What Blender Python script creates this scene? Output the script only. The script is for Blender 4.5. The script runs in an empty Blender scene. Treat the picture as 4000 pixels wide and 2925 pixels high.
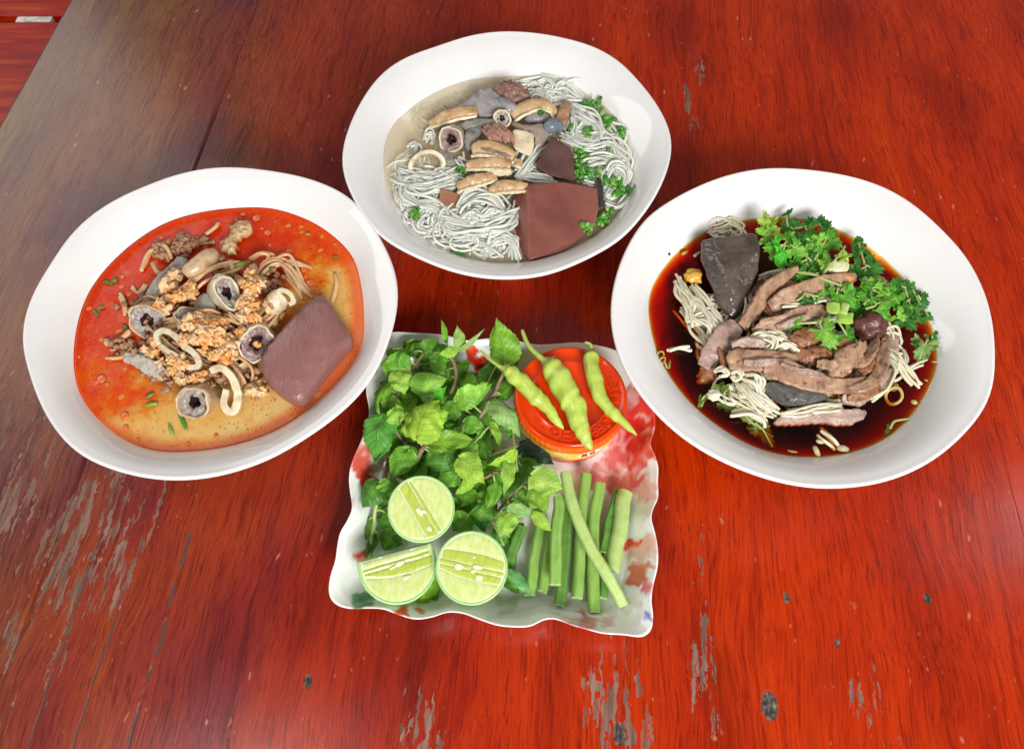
import bpy, bmesh, math, random
import numpy as np
from mathutils import Vector, Matrix, noise
random.seed(7); RNG = np.random.default_rng(7)
scene = bpy.context.scene
COL = scene.collection
# ---------------------------------------------------------------- camera
PITCH = math.radians(61.5); FOC = 2911.0; CAMH = 0.46
cam = bpy.data.objects.new("camera", bpy.data.cameras.new("camera")); COL.objects.link(cam)
cam.location = (0, 0, CAMH); cam.rotation_euler = (math.pi/2-PITCH, 0, 0)
cam.data.sensor_width = 36; cam.data.lens = FOC/4000*36
cam.data.clip_start = 0.01; cam.data.clip_end = 50
scene.camera = cam
# ---------------------------------------------------------------- light
world = bpy.data.worlds.new("World"); scene.world = world; world.use_nodes = True
wb = world.node_tree.nodes["Background"]
wb.inputs[0].default_value = (1.0, 0.90, 0.83, 1); wb.inputs[1].default_value = 0.22
def area(name, loc, target, sx, sy, power, col):
    l = bpy.data.lights.new(name, 'AREA'); l.shape = 'RECTANGLE'; l.size = sx; l.size_y = sy
    l.energy = power; l.color = col
    o = bpy.data.objects.new(name, l); COL.objects.link(o); o.location = loc
    o.rotation_euler = (Vector(target)-Vector(loc)).to_track_quat('-Z', 'Y').to_euler()
area("window_light", (0.42, -1.12, 1.0), (0.02, .28, 0), 0.75, 0.5, 42, (1, .985, .96))
area("doorway_light", (-1.9, 1.75, 1.5), (-.3, .4, 0), 1.5, 1.5, 18, (1, .97, .94))
area("ceiling_light", (1.3, .5, 1.0), (0.1, .35, 0), 0.12, 0.5, 2.0, (1, .98, .95))
area("skylight", (-.58, 0, 1.3), (0.1, .3, 0), 0.10, 0.35, 1.6, (1, .99, .97))
scene.view_settings.view_transform = 'Standard'; scene.view_settings.look = 'None'
scene.view_settings.exposure = 0.0; scene.view_settings.gamma = 1.0
scene.cycles.max_bounces = 8; scene.cycles.transparent_max_bounces = 12
scene.cycles.caustics_reflective = False; scene.cycles.caustics_refractive = False
scene.cycles.sample_clamp_indirect = 4.0
# ---------------------------------------------------------------- photo measurements -> places on real planes
_F = Vector((0, math.cos(PITCH), -math.sin(PITCH))); _U = Vector((0, math.sin(PITCH), math.cos(PITCH)))
CAM = Vector((0, 0, CAMH))
def G(sx, sy, z):
    d = _F + Vector((1, 0, 0))*((sx-2000)/FOC) - _U*((sy-1462.5)/FOC)
    return CAM + d*((z-CAMH)/d.z)
class Crop:
    def __init__(s, x0, y0, k): s.x0, s.y0, s.k = x0, y0, k
    def __call__(s, cx, cy, z=0.0): return G(s.x0+s.k*cx, s.y0+s.k*cy, z)
    def m(s, p, n): return n*s.k*(p-CAM).dot(_F)/FOC      # n units at point p, in metres
L = Crop(50, 600, .7868); T = Crop(1300, 100, .6053); R = Crop(2350, 620, .7929); V = Crop(1250, 1220, .7749)
# ---------------------------------------------------------------- mesh helpers
def N3(p, f=1.0, o=0.0): return noise.noise(Vector((p[0]*f+o, p[1]*f+o*.7, p[2]*f-o)))
class MB:
    def __init__(s): s.v, s.f, s.uv = [], [], []
    def add(s, v, f):
        b = len(s.v); s.v += [tuple(x) for x in v]; s.f += [tuple(i+b for i in q) for q in f]
        return b
    def build(s, name, mat, parent=None, smooth=True, edge=None, color=None, label=None):
        v = np.array(s.v, float)
        if parent is not None: org = wloc(parent)
        else:
            mn, mx = v.min(0), v.max(0); org = Vector(((mn[0]+mx[0])/2, (mn[1]+mx[1])/2, mn[2]))
        me = bpy.data.meshes.new(name); me.from_pydata([tuple(x) for x in v-np.array(org)], [], s.f)
        if s.uv:
            ul = me.uv_layers.new(name="UVMap")
            for lp in me.loops: ul.data[lp.index].uv = s.uv[lp.vertex_index]
        me.polygons.foreach_set('use_smooth', [smooth]*len(me.polygons))
        me.update()
        me.materials.append(mat)
        o = bpy.data.objects.new(name, me); COL.objects.link(o)
        if parent is not None: o.parent = parent
        else: o.location = org
        if edge and smooth:
            try: me.set_sharp_from_angle(angle=math.radians(edge))
            except Exception: pass
        if color: o.color = (*color, 1)
        if label: o['label'] = label
        return o
def wloc(o):
    p = Vector(o.location)
    while o.parent is not None: o = o.parent; p += Vector(o.location)
    return p
def tag(o, label, cat, group=None, kind=None):
    if label: o['label'] = label
    if cat: o['category'] = cat
    if group: o['group'] = group
    if kind: o['kind'] = kind
    return o
def thing(name, loc, label, cat, group=None):
    o = bpy.data.objects.new(name, None); o.empty_display_size = .01; COL.objects.link(o); o.location = loc
    return tag(o, label, cat, group)
def cr(pts, n, closed=True):
    """Catmull-Rom through pts, n samples"""
    P = [Vector(p) for p in pts]; m = len(P); out = []
    segs = m if closed else m-1
    for i in range(n):
        t = i/n*segs if closed else i/(n-1)*segs
        k = min(int(t), segs-1); u = t-k
        if closed: a, b, c, d = P[(k-1) % m], P[k], P[(k+1) % m], P[(k+2) % m]
        else: a, b, c, d = P[max(k-1, 0)], P[k], P[k+1], P[min(k+2, m-1)]
        out.append(0.5*((2*b)+(c-a)*u+(2*a-5*b+4*c-d)*u*u+(3*b-a-3*c+d)*u**3))
    return out
def evenly(pts, n):
    """closed loop resampled by arc length"""
    P = np.array([tuple(p) for p in pts]+[tuple(pts[0])]); d = np.r_[0, np.cumsum(np.linalg.norm(np.diff(P, axis=0), axis=1))]
    s = np.linspace(0, d[-1], n, endpoint=False)
    return [Vector((np.interp(x, d, P[:, 0]), np.interp(x, d, P[:, 1]), np.interp(x, d, P[:, 2]))) for x in s]
def loft(mb, rings, cap0=True, cap1=True):
    n = len(rings[0]); b = len(mb.v)
    for r in rings: mb.v += [tuple(p) for p in r]
    for k in range(len(rings)-1):
        for i in range(n):
            j = (i+1) % n
            mb.f.append((b+k*n+i, b+k*n+j, b+(k+1)*n+j, b+(k+1)*n+i))
    def cap(ring, off, flip):
        c = sum((Vector(p) for p in ring), Vector())/n
        ci = len(mb.v); mb.v.append(tuple(c))
        for i in range(n):
            j = (i+1) % n
            mb.f.append((off+j, off+i, ci) if not flip else (off+i, off+j, ci))
    if cap0: cap(rings[0], b, False)
    if cap1: cap(rings[-1], b+(len(rings)-1)*n, True)
def frames(path):
    ts = []
    for i in range(len(path)):
        a = path[max(i-1, 0)]; b = path[min(i+1, len(path)-1)]
        t = (b-a); ts.append(t.normalized() if t.length > 1e-9 else Vector((0, 0, 1)))
    n = ts[0].orthogonal().normalized(); out = []
    for t in ts:
        n = (n-t*n.dot(t))
        n = n.normalized() if n.length > 1e-9 else t.orthogonal().normalized()
        out.append((t, n, t.cross(n)))
    return out
def tube(mb, path, rad, seg=8, cap=True, squash=None, up=None):
    fr = frames(path); rings = []
    for i, p in enumerate(path):
        r = rad(i/(len(path)-1)) if callable(rad) else rad
        t, n, b = fr[i]
        if up is not None:
            b = t.cross(up).normalized(); n = b.cross(t)
        a2 = squash if squash else 1.0
        rings.append([p+(n*math.cos(w)*r*a2+b*math.sin(w)*r) for w in np.linspace(0, 2*math.pi, seg, endpoint=False)])
    loft(mb, rings, cap, cap)
UPV = Vector((0, -.35, .94)).normalized()
def pad(poly, th, name, mat, dome=.0015, amp=.0006, fq=260, n=44, parent=None, seed=0, color=None, jit=.0004, round_=.93, fib=0):
    """flat slice of food: world outline points -> closed slab with soft edge"""
    P = evenly(cr(poly, 120), n)
    P = [p+Vector((N3(p, 420, seed), N3(p, 420, seed+9), N3(p, 300, seed+4)*.6))*jit*2 for p in P]
    c = sum(P, Vector())/n; mb = MB(); Ps = [Vector(p) for p in P]
    for _ in range(12): Ps = [(Ps[i-1]+Ps[i]*2+Ps[(i+1) % n])/4 for i in range(n)]
    xy = np.array([(p.x-c.x, p.y-c.y) for p in P]); ev = np.linalg.eigh(xy.T@xy)[1][:, 1]
    def fb(q):
        al = (q.x-c.x)*ev[0]+(q.y-c.y)*ev[1]; ac = -(q.x-c.x)*ev[1]+(q.y-c.y)*ev[0]
        return fib*(N3((al*60, ac*330, seed), 1, seed)+.6*abs(N3((al*120, ac*560, seed+5), 1)))
    def ring(k, dz, nz=0):
        out = []
        for p, p2 in zip(P, Ps):
            p = p if k > .9 else p2
            q = c+(p-c)*k; z = dz
            if nz: z += (dome*(1-k*k) + N3(q, fq, seed)*amp + N3(q, fq*3, seed+3)*amp*.4)+(fb(q) if fib else 0)
            out.append(q+Vector((0, -.25*z if nz else 0, z)))
        return out
    rings = [ring(.8, -th), ring(.96, -th*.85), ring(1.0, -th*.5), ring(.995, -th*.16), ring(round_, 0, 1), ring(.86, 0, 1), ring(.77, 0, 1), ring(.67, 0, 1), ring(.56, 0, 1), ring(.44, 0, 1), ring(.32, 0, 1), ring(.2, 0, 1), ring(.09, 0, 1)]
    loft(mb, rings)
    return mb.build(name, mat, parent, color=color)
def strip(path, w, th, name, mat, amp=.0005, seed=0, n=30, parent=None, up=UPV, twist=0, color=None, arch=0.0, fib=0):
    """ribbon slice along a path of world points; w = list of widths in metres"""
    P = cr(path, n, False); mb = MB(); rings = []
    for i, p in enumerate(P):
        t = i/(n-1); a = P[max(i-1, 0)]; b = P[min(i+1, n-1)]; d = (b-a).normalized()
        u = up if not callable(up) else up(t)
        s = d.cross(u).normalized(); u2 = s.cross(d).normalized()
        if twist:
            s, u2 = s*math.cos(twist*t)+u2*math.sin(twist*t), u2*math.cos(twist*t)-s*math.sin(twist*t)
        ww = np.interp(t, np.linspace(0, 1, len(w)), w)/2
        e = min(1.0, .86+8*min(t, 1-t)); ww *= e
        ring = []
        for x, y in ((-1, -.36), (-.985, .36), (-.93, .5), (-.7, .5), (-.5, .5), (-.25, .5), (0, .5), (.25, .5), (.5, .5), (.7, .5), (.93, .5), (.985, .36), (1, -.36), (.9, -.5), (0, -.5), (-.9, -.5)):
            q = p+s*(x*ww*(1+.10*N3((t*9, x, seed), 1)))+u2*(y*th*(.6+.4*e)-arch*x*x+(fib*(N3((t*7+seed, x*3.2, seed), 1)+.7*abs(N3((t*16, x*6, seed), 1))) if y > 0 else 0))
            ring.append(q+u2*(N3(q, 350, seed)*amp+N3(q, 1100, seed)*amp*.5)+s*N3(q, 500, seed+5)*amp*.8)
        rings.append(ring)
    loft(mb, rings)
    return mb.build(name, mat, parent, color=color)
def chunk(points, name, mat, bevel=.002, sub=2, amp=.0005, fq=160, seed=0, parent=None, color=None, segs=3):
    bm = bmesh.new()
    for p in points: bm.verts.new(p)
    r = bmesh.ops.convex_hull(bm, input=bm.verts[:])
    bmesh.ops.delete(bm, geom=[g for g in r['geom_interior'] if isinstance(g, bmesh.types.BMVert)], context='VERTS')
    bmesh.ops.dissolve_limit(bm, angle_limit=math.radians(9), verts=bm.verts[:], edges=bm.edges[:])
    if bevel: bmesh.ops.bevel(bm, geom=bm.edges[:], offset=bevel, segments=segs, affect='EDGES', profile=.5, clamp_overlap=True)
    bmesh.ops.triangulate(bm, faces=bm.faces[:])
    for _ in range(sub):
        es = [e for e in bm.edges if e.calc_length() > .0032]
        if es: bmesh.ops.subdivide_edges(bm, edges=es, cuts=1, use_grid_fill=True)
        bmesh.ops.triangulate(bm, faces=[f for f in bm.faces if len(f.verts) > 4])
    bm.normal_update()
    for v in bm.verts: v.co += v.normal*(N3(v.co, fq, seed)*amp+N3(v.co, fq*3.3, seed)*amp*.35)
    mb = MB(); bm.verts.ensure_lookup_table()
    mb.v = [tuple(v.co) for v in bm.verts]; mb.f = [tuple(v.index for v in f.verts) for f in bm.faces]
    bm.free()
    return mb.build(name, mat, parent, color=color, edge=50)
_ico = {}
def ico(sub):
    if sub not in _ico:
        bm = bmesh.new(); bmesh.ops.create_icosphere(bm, subdivisions=sub, radius=1)
        bm.verts.index_update()
        _ico[sub] = ([v.co.copy() for v in bm.verts], [tuple(v.index for v in f.verts) for f in bm.faces]); bm.free()
    return _ico[sub]
def lump(mb, c, r, seed, rough=.45, sub=2, flat=(1, 1, 1), fq=1.6):
    v, f = ico(sub); rot = Matrix.Rotation(seed*2.1, 3, 'Z') @ Matrix.Rotation(seed*1.3, 3, 'X')
    out = []
    for p in v:
        k = 1+rough*N3(p, fq, seed*3.7)+rough*.5*N3(p, fq*2.6, seed*1.9)
        q = rot @ Vector((p.x*flat[0], p.y*flat[1], p.z*flat[2]))
        out.append(c+q*(r*k))
    mb.add(out, f)
# ---------------------------------------------------------------- material helpers
class NT:
    def __init__(s, name):
        s.m = bpy.data.materials.new(name); s.m.use_nodes = True; s.t = s.m.node_tree
        s.b = s.t.nodes["Principled BSDF"]; s.out = s.t.nodes["Material Output"]
    def n(s, typ, **kw):
        o = s.t.nodes.new(typ)
        for k, v in kw.items(): setattr(o, k, v)
        return o
    def lk(s, a, b): s.t.links.new(a, b)
    def set(s, sock, v):
        if hasattr(v, 'is_linked') or isinstance(v, bpy.types.NodeSocket): s.lk(v, sock)
        else:
            if isinstance(v, (int, float)) and sock.type == 'RGBA': v = (v, v, v, 1)
            elif isinstance(v, (tuple, list)) and len(v) == 3 and sock.type == 'RGBA': v = (*v, 1)
            sock.default_value = v
    def pos(s): return s.n('ShaderNodeNewGeometry').outputs['Position']
    def uv(s): return s.n('ShaderNodeTexCoord').outputs['UV']
    def objcol(s): return s.n('ShaderNodeObjectInfo').outputs['Color']
    def rnd(s): return s.n('ShaderNodeObjectInfo').outputs['Random']
    def mapping(s, vec, loc=(0, 0, 0), rot=(0, 0, 0), sc=(1, 1, 1)):
        m = s.n('ShaderNodeMapping'); s.lk(vec, m.inputs[0])
        m.inputs[1].default_value = loc; m.inputs[2].default_value = rot; m.inputs[3].default_value = sc
        return m.outputs[0]
    def noise(s, vec, scale, detail=4, rough=.55, dist=0, color=False):
        m = s.n('ShaderNodeTexNoise'); s.lk(vec, m.inputs['Vector'])
        m.inputs['Scale'].default_value = scale; m.inputs['Detail'].default_value = detail
        m.inputs['Roughness'].default_value = rough; m.inputs['Distortion'].default_value = dist
        return m.outputs['Color' if color else 'Fac']
    def voro(s, vec, scale, feature='F1', out='Distance'):
        m = s.n('ShaderNodeTexVoronoi', feature=feature); s.lk(vec, m.inputs['Vector']); m.inputs['Scale'].default_value = scale
        return m.outputs[out]
    def ramp(s, fac, stops, interp='LINEAR'):
        m = s.n('ShaderNodeValToRGB'); s.lk(fac, m.inputs[0]); e = m.color_ramp.elements; m.color_ramp.interpolation = interp
        while len(e) < len(stops): e.new(.5)
        for i, (p, c) in enumerate(stops):
            e[i].position = p; e[i].color = (*c, 1) if isinstance(c, (tuple, list)) else (c, c, c, 1)
        return m.outputs[0]
    def step(s, val, a, b):
        m = s.n('ShaderNodeMapRange', interpolation_type='SMOOTHSTEP'); s.lk(val, m.inputs[0])
        m.inputs[1].default_value = a; m.inputs[2].default_value = b; return m.outputs[0]
    def mix(s, fac, a, b, mode='MIX'):
        m = s.n('ShaderNodeMix', data_type='RGBA', blend_type=mode)
        s.set(m.inputs[0], fac); s.set(m.inputs[6], a); s.set(m.inputs[7], b); return m.outputs[2]
    def math(s, op, a, b=None, c=None):
        m = s.n('ShaderNodeMath', operation=op); s.set(m.inputs[0], a)
        if b is not None: s.set(m.inputs[1], b)
        if c is not None: s.set(m.inputs[2], c)
        return m.outputs[0]
    def dist(s, vec, p):
        m = s.n('ShaderNodeVectorMath', operation='DISTANCE'); s.lk(vec, m.inputs[0]); m.inputs[1].default_value = p
        return m.outputs['Value']
    def sep(s, vec):
        m = s.n('ShaderNodeSeparateXYZ'); s.lk(vec, m.inputs[0]); return m.outputs
    def vadd(s, a, b):
        m = s.n('ShaderNodeVectorMath', operation='ADD'); s.set(m.inputs[0], a); s.set(m.inputs[1], b); return m.outputs[0]
    def vscale(s, a, k):
        m = s.n('ShaderNodeVectorMath', operation='SCALE'); s.lk(a, m.inputs[0]); m.inputs['Scale'].default_value = k; return m.outputs[0]
    def bump(s, h, strength=.3, dist=.001):
        m = s.n('ShaderNodeBump'); s.lk(h, m.inputs['Height']); m.inputs['Strength'].default_value = strength; m.inputs['Distance'].default_value = dist
        s.lk(m.outputs[0], s.b.inputs['Normal']); return m.outputs[0]
    def pbr(s, color=None, rough=None, spec=None, sss=None, sssr=None, coat=None, ior=None, metal=None):
        i = s.b.inputs
        if color is not None: s.set(i['Base Color'], color)
        if rough is not None: s.set(i['Roughness'], rough)
        if spec is not None: s.set(i['Specular IOR Level'], spec)
        if sss: i['Subsurface Weight'].default_value = sss; i['Subsurface Radius'].default_value = sssr or (1, .6, .4); i['Subsurface Scale'].default_value = .003
        if coat: i['Coat Weight'].default_value = coat; i['Coat Roughness'].default_value = .08
        return s.m
def food(name, c1, c2, c3=None, scale=140, rough=.38, bump=.4, bscale=500, sss=0, fleck=None, stretch=None, sssr=None, objmix=False, spec=.5, bdist=.0006):
    """mottled organic material: two/three tones by noise, fine relief, optional dark flecks"""
    t = NT(name); v = t.pos()
    if stretch: v = t.mapping(v, rot=(0, 0, stretch[1]), sc=(1, stretch[0], 1))
    n = t.noise(v, scale, 5, .6)
    st = [(.32, c1), (.62, c2)]
    if c3: st = [(.3, c1), (.5, c2), (.7, c3)]
    c = t.ramp(n, st)
    if fleck: c = t.mix(t.step(t.noise(t.pos(), fleck[1], 2), fleck[2], fleck[2]+.06), c, fleck[0])
    if objmix: c = t.mix(1.0, c, t.objcol(), 'MULTIPLY')
    t.pbr(c, rough, spec, sss, sssr)
    h = t.noise(v, bscale, 4, .6); t.bump(h, bump, bdist)
    return t.m
# ================================================================ SETTING: table, bench, floor
GA = math.radians(4.5)
def gr(x, y, z=0.0): return Vector((x*math.cos(GA)+y*math.sin(GA), -x*math.sin(GA)+y*math.cos(GA), z))   # grain frame -> world
def wood_mat():
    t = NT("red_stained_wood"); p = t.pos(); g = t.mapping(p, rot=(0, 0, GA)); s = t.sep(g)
    cross_pos = t.math('ADD', s[0], t.math('MULTIPLY', t.math('SUBTRACT', t.noise(t.mapping(g, sc=(1, .3, 1)), 9, 3), .5), .22))
    cross_pos = t.math('ADD', t.math('MULTIPLY', cross_pos, 1.0), .5)
    base = t.ramp(cross_pos, [(.02, (.150, .056, .038)), (.18, (.175, .040, .028)), (.29, (.24, .024, .015)), (.41, (.285, .013, .002)), (.60, (.35, .017, .0004)), (.95, (.36, .016, .0002))])  # base tone by position: grey brown at left, vivid red to the right
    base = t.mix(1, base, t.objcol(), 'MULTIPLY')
    warp = t.vadd(g, t.vscale(t.noise(g, 9, 2, color=True), .02))
    fine = t.noise(t.mapping(warp, sc=(1, .035, 1)), 900, 4, .65)
    mid = t.noise(t.mapping(warp, sc=(1, .05, 1)), 160, 5, .6, .4)
    big = t.noise(t.mapping(g, sc=(1, .35, 1)), 14, 3, .5)
    c = t.mix(t.math('MULTIPLY', t.step(mid, .48, .70), .62), base, t.mix(1, base, (.46, .26, .34), 'MULTIPLY'))
    c = t.mix(t.math('MULTIPLY', t.step(fine, .50, .66), .66), c, t.mix(1, base, (.33, .18, .3), 'MULTIPLY'))
    c = t.mix(t.math('MULTIPLY', t.step(fine, .46, .34), .35), c, t.mix(1, base, (1.35, 2.0, 1.5), 'MULTIPLY'))
    c = t.mix(t.step(big, .62, .36), c, t.mix(1, c, (1.25, 1.6, .8), 'MULTIPLY'))
    c = t.mix(t.math('MULTIPLY', t.step(big, .50, .74), .62), c, t.mix(1, c, (.48, .45, 1.6), 'MULTIPLY'))
    streak = t.noise(t.mapping(warp, sc=(1, .09, 1)), 48, 4, .6); c = t.mix(t.math('MULTIPLY', t.step(streak, .52, .72), .36), c, t.mix(1, c, (.50, .42, .9), 'MULTIPLY')); c = t.mix(t.math('MULTIPLY', t.step(streak, .46, .32), .35), c, t.mix(1, c, (1.35, 2.0, .8), 'MULTIPLY'))
    # worn through patches: bare grey-brown wood
    def region(x, y, r, sy=.4):
        q = t.mapping(g, loc=(-x, -y*sy, 0), sc=(1, sy, 1)); return t.step(t.dist(q, (0, 0, 0)), r, r*.25)
    chipn = t.noise(t.mapping(t.vadd(g, t.vscale(t.noise(g, 160, 2, color=True), .004)), sc=(1, .13, 1)), 230, 4, .62)
    regs = [(.055, .02, .04, .4), (-.05, .015, .03, .45), (.107, .06, .018, .12), (-.27, .12, .075, .55), (-.34, .15, .07, .4), (.118, .55, .03, .2), (.2, .05, .03, .4), (-.28, .07, .05, .4)]
    amt = 0
    for i, q in enumerate(regs):
        r_ = t.math('MULTIPLY', region(*q), [1, .95, .85, .95, .95, .75, .6, .8][i]); amt = r_ if i == 0 else t.math('MAXIMUM', amt, r_)
    thr = t.math('SUBTRACT', .80, t.math('MULTIPLY', amt, .30))
    chip = t.step(t.math('SUBTRACT', chipn, thr), 0, .035)
    # small pale nicks scattered over the right
    nick = t.voro(t.mapping(t.vadd(g, t.vscale(t.noise(g, 60, 2, color=True), .01)), sc=(1, .33, 1)), 85)
    nk = t.math('MULTIPLY', t.step(nick, .11, .04), t.step(t.noise(g, 13, 2), .45, .58))
    fl = t.math('MULTIPLY', t.step(t.voro(t.mapping(g, sc=(1, .6, 1)), 190), .17, .06), t.step(t.noise(g, 30, 2), .5, .66))
    wornc = t.ramp(t.noise(t.mapping(g, sc=(1, .1, 1)), 300, 3), [(.35, (.11, .06, .045)), (.65, (.27, .15, .11))])
    c = t.mix(chip, c, wornc)
    c = t.mix(t.math('MULTIPLY', nk, .75), c, (.5, .2, .13))
    c = t.mix(t.math('MULTIPLY', fl, .6), c, (.48, .15, .09))
    # old splits following the grain
    crk = 0
    for i, (x0, y0, y1, w) in enumerate([(-.2125, -.1, .145, .0011), (-.243, -.1, .10, .0007), (-.158, -.05, .035, .0006), (-.268, .0, .17, .0006)]):
        xs = t.math('ADD', s[0], t.math('MULTIPLY', t.math('SUBTRACT', t.noise(t.mapping(g, sc=(.2, 1, 1)), 26, 4), .5), .007))
        d = t.math('ABSOLUTE', t.math('SUBTRACT', xs, x0))
        k = t.math('MULTIPLY', t.step(d, w*1.5, w*.3), t.math('MULTIPLY', t.step(s[1], y1, y1-.03), t.step(t.noise(t.mapping(g, sc=(.3, 1, 1)), 60, 2, .5), .36, .5)))
        crk = k if i == 0 else t.math('MAXIMUM', crk, k)
    c = t.mix(t.math('MULTIPLY', crk, .9), c, (.075, .055, .05))
    # scratches across the grain
    hole = 0
    nd = t.vscale(t.noise(g, 700, 3, color=True), .005); gd = t.vadd(g, nd)
    for i, (x, y, r) in enumerate([(.1425, .048, .0052), (.158, .109, .0022), (.2425, .115, .0024), (-.1205, .040, .0026), (.058, .027, .004), (.185, .085, .0018), (.30, .07, .0016)]):
        q = t.dist(t.mapping(gd, loc=(-x-.0025, (-y-.0025)*.62, -.0025), sc=(1, .62, 1)), (0, 0, 0))
        k = t.step(q, r*1.05, r*.75); hole = k if i == 0 else t.math('MAXIMUM', hole, k)
    hc = t.ramp(t.noise(t.mapping(g, sc=(1, .5, 1)), 520, 4, .6), [(.42, (.02, .018, .016)), (.56, (.09, .075, .06)), (.68, (.25, .2, .15))])
    c = t.mix(hole, c, hc)
    r = t.math('ADD', .13, t.math('MULTIPLY', t.noise(g, 40, 3), .16))
    r = t.mix(t.math('MAXIMUM', chip, hole), r, .75)
    t.pbr(c, None, .36); t.lk(r, t.b.inputs['Roughness'])
    h = t.math('ADD', t.math('MULTIPLY', fine, .5), t.math('MULTIPLY', mid, .6))
    h = t.math('SUBTRACT', h, t.math('MULTIPLY', t.math('MAXIMUM', t.math('MAXIMUM', chip, crk), hole), 1.4))
    t.bump(h, .28, .0006)
    return t.m
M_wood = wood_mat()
table = thing("wooden_table", (0, .4, -.75), "long red stained wooden table top with worn planks under all the bowls", "table")
def box(mb, x0, x1, y0, y1, z0, z1, bev=.0, frame=gr):
    if bev == 0:
        v = [frame(x, y, z) for z in (z0, z1) for x, y in ((x0, y0), (x1, y0), (x1, y1), (x0, y1))]
        mb.add(v, [(3, 2, 1, 0), (4, 5, 6, 7), (0, 1, 5, 4), (1, 2, 6, 5), (2, 3, 7, 6), (3, 0, 4, 7)]); return
    rings = []
    for z, i in ((z0, 0), (z1-bev, 0), (z1-bev*.3, bev*.3), (z1, bev)):
        rings.append([frame(x, y, z) for x, y in ((x0+i, y0+i), (x1-i, y0+i), (x1-i, y1-i), (x0+i, y1-i))])
    loft(mb, rings)
edges = [-.478, -.295, -.036, .112, .31, .52]
pcol = [(.99, 1, 1), (.96, .98, 1), (1.02, 1.0, 1), (.98, .97, .95), (1.02, 1.0, .9)]
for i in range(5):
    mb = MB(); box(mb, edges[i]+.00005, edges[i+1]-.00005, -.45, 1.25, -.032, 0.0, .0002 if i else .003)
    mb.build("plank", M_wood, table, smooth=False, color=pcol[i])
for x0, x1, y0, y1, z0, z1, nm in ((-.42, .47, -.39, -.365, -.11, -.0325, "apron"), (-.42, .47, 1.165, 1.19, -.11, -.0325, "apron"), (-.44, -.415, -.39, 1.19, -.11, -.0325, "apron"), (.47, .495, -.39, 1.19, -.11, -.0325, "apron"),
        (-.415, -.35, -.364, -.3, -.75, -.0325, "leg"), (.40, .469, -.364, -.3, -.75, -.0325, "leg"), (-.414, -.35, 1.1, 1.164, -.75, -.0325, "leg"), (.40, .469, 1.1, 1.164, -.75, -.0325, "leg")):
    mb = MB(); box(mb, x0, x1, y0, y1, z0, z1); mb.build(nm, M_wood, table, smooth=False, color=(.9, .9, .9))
# floor of pale tile far below and the red bench by the table's left edge
t = NT("floor_tile"); br = t.n('ShaderNodeTexBrick'); t.lk(t.mapping(t.pos(), sc=(1, 1, 1)), br.inputs['Vector'])
br.offset = 0; br.inputs['Scale'].default_value = 1; br.inputs['Brick Width'].default_value = .4; br.inputs['Row Height'].default_value = .4; br.inputs['Mortar Size'].default_value = .006
br.inputs['Color1'].default_value = (.8, .79, .75, 1); br.inputs['Color2'].default_value = (.76, .74, .7, 1); br.inputs['Mortar'].default_value = (.35, .33, .3, 1)
t.pbr(br.outputs[0], .2); M_tile = t.m
mb = MB(); mb.add([(-4, -4, -.75), (4, -4, -.75), (4, 4, -.75), (-4, 4, -.75)], [(0, 1, 2, 3)])
tag(mb.build("floor", M_tile, smooth=False), None, None, kind="structure")
bench = thing("wooden_bench", (-.9, .95, -.75), "red varnished wooden bench beside the table's left edge with an added pale strip for lit floor between slats", "bench")
zb = -.30
t = NT("bench_varnish"); g = t.pos(); st = t.noise(t.mapping(g, sc=(.12, 1, 1)), 60, 4, .6)
t.pbr(t.ramp(st, [(.3, (.20, .004, .001)), (.5, (.42, .008, .001)), (.7, (.55, .07, .006))]), .35, .2); M_bench = t.m
y_hi = G(100, 63, zb).y; y_lo = G(100, 85, zb).y
idf = lambda x, y, z: Vector((x, y, z))
mb = MB(); box(mb, -1.5, -.55, y_hi, y_hi+.17, zb-.03, zb, .003, idf); mb.build("slat", M_bench, bench, smooth=False)
mb = MB(); box(mb, -1.5, -.55, y_lo-.34, y_lo, zb-.03, zb, .003, idf); mb.build("slat", M_bench, bench, smooth=False)
xg = G(62, 74, zb).x
t = NT("gap_shade_black"); t.pbr((.012, .008, .006), .6)  # near-black colour stands in for the shade in the slat gap
mb = MB(); box(mb, -1.45, xg, y_lo-.15, y_hi+.15, zb-.07, zb-.031, 0, idf); mb.build("gap_shade_board", t.m, bench, smooth=False)
t = NT("lit_floor_white"); t.pbr(t.ramp(t.noise(t.pos(), 90, 3), [(.35, (.55, .54, .5)), (.6, (.88, .87, .83))]), .4)
mb = MB(); box(mb, xg+.0005, G(198, 74, zb).x, y_lo+.0005, y_hi-.0005, zb-.03, zb-.001, 0, idf); mb.build("lit_floor_strip", t.m, bench, smooth=False)  # added pale board, stands in for bright floor seen through the gap
for x in (-1.45, -.62):
    for y in (y_lo-.15, y_hi+.10):
        mb = MB(); box(mb, x, x+.05, y, y+.05, -.75, zb-.0705 if x < -1 else zb-.0305, 0, idf); mb.build("leg", M_bench, bench, smooth=False)

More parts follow.
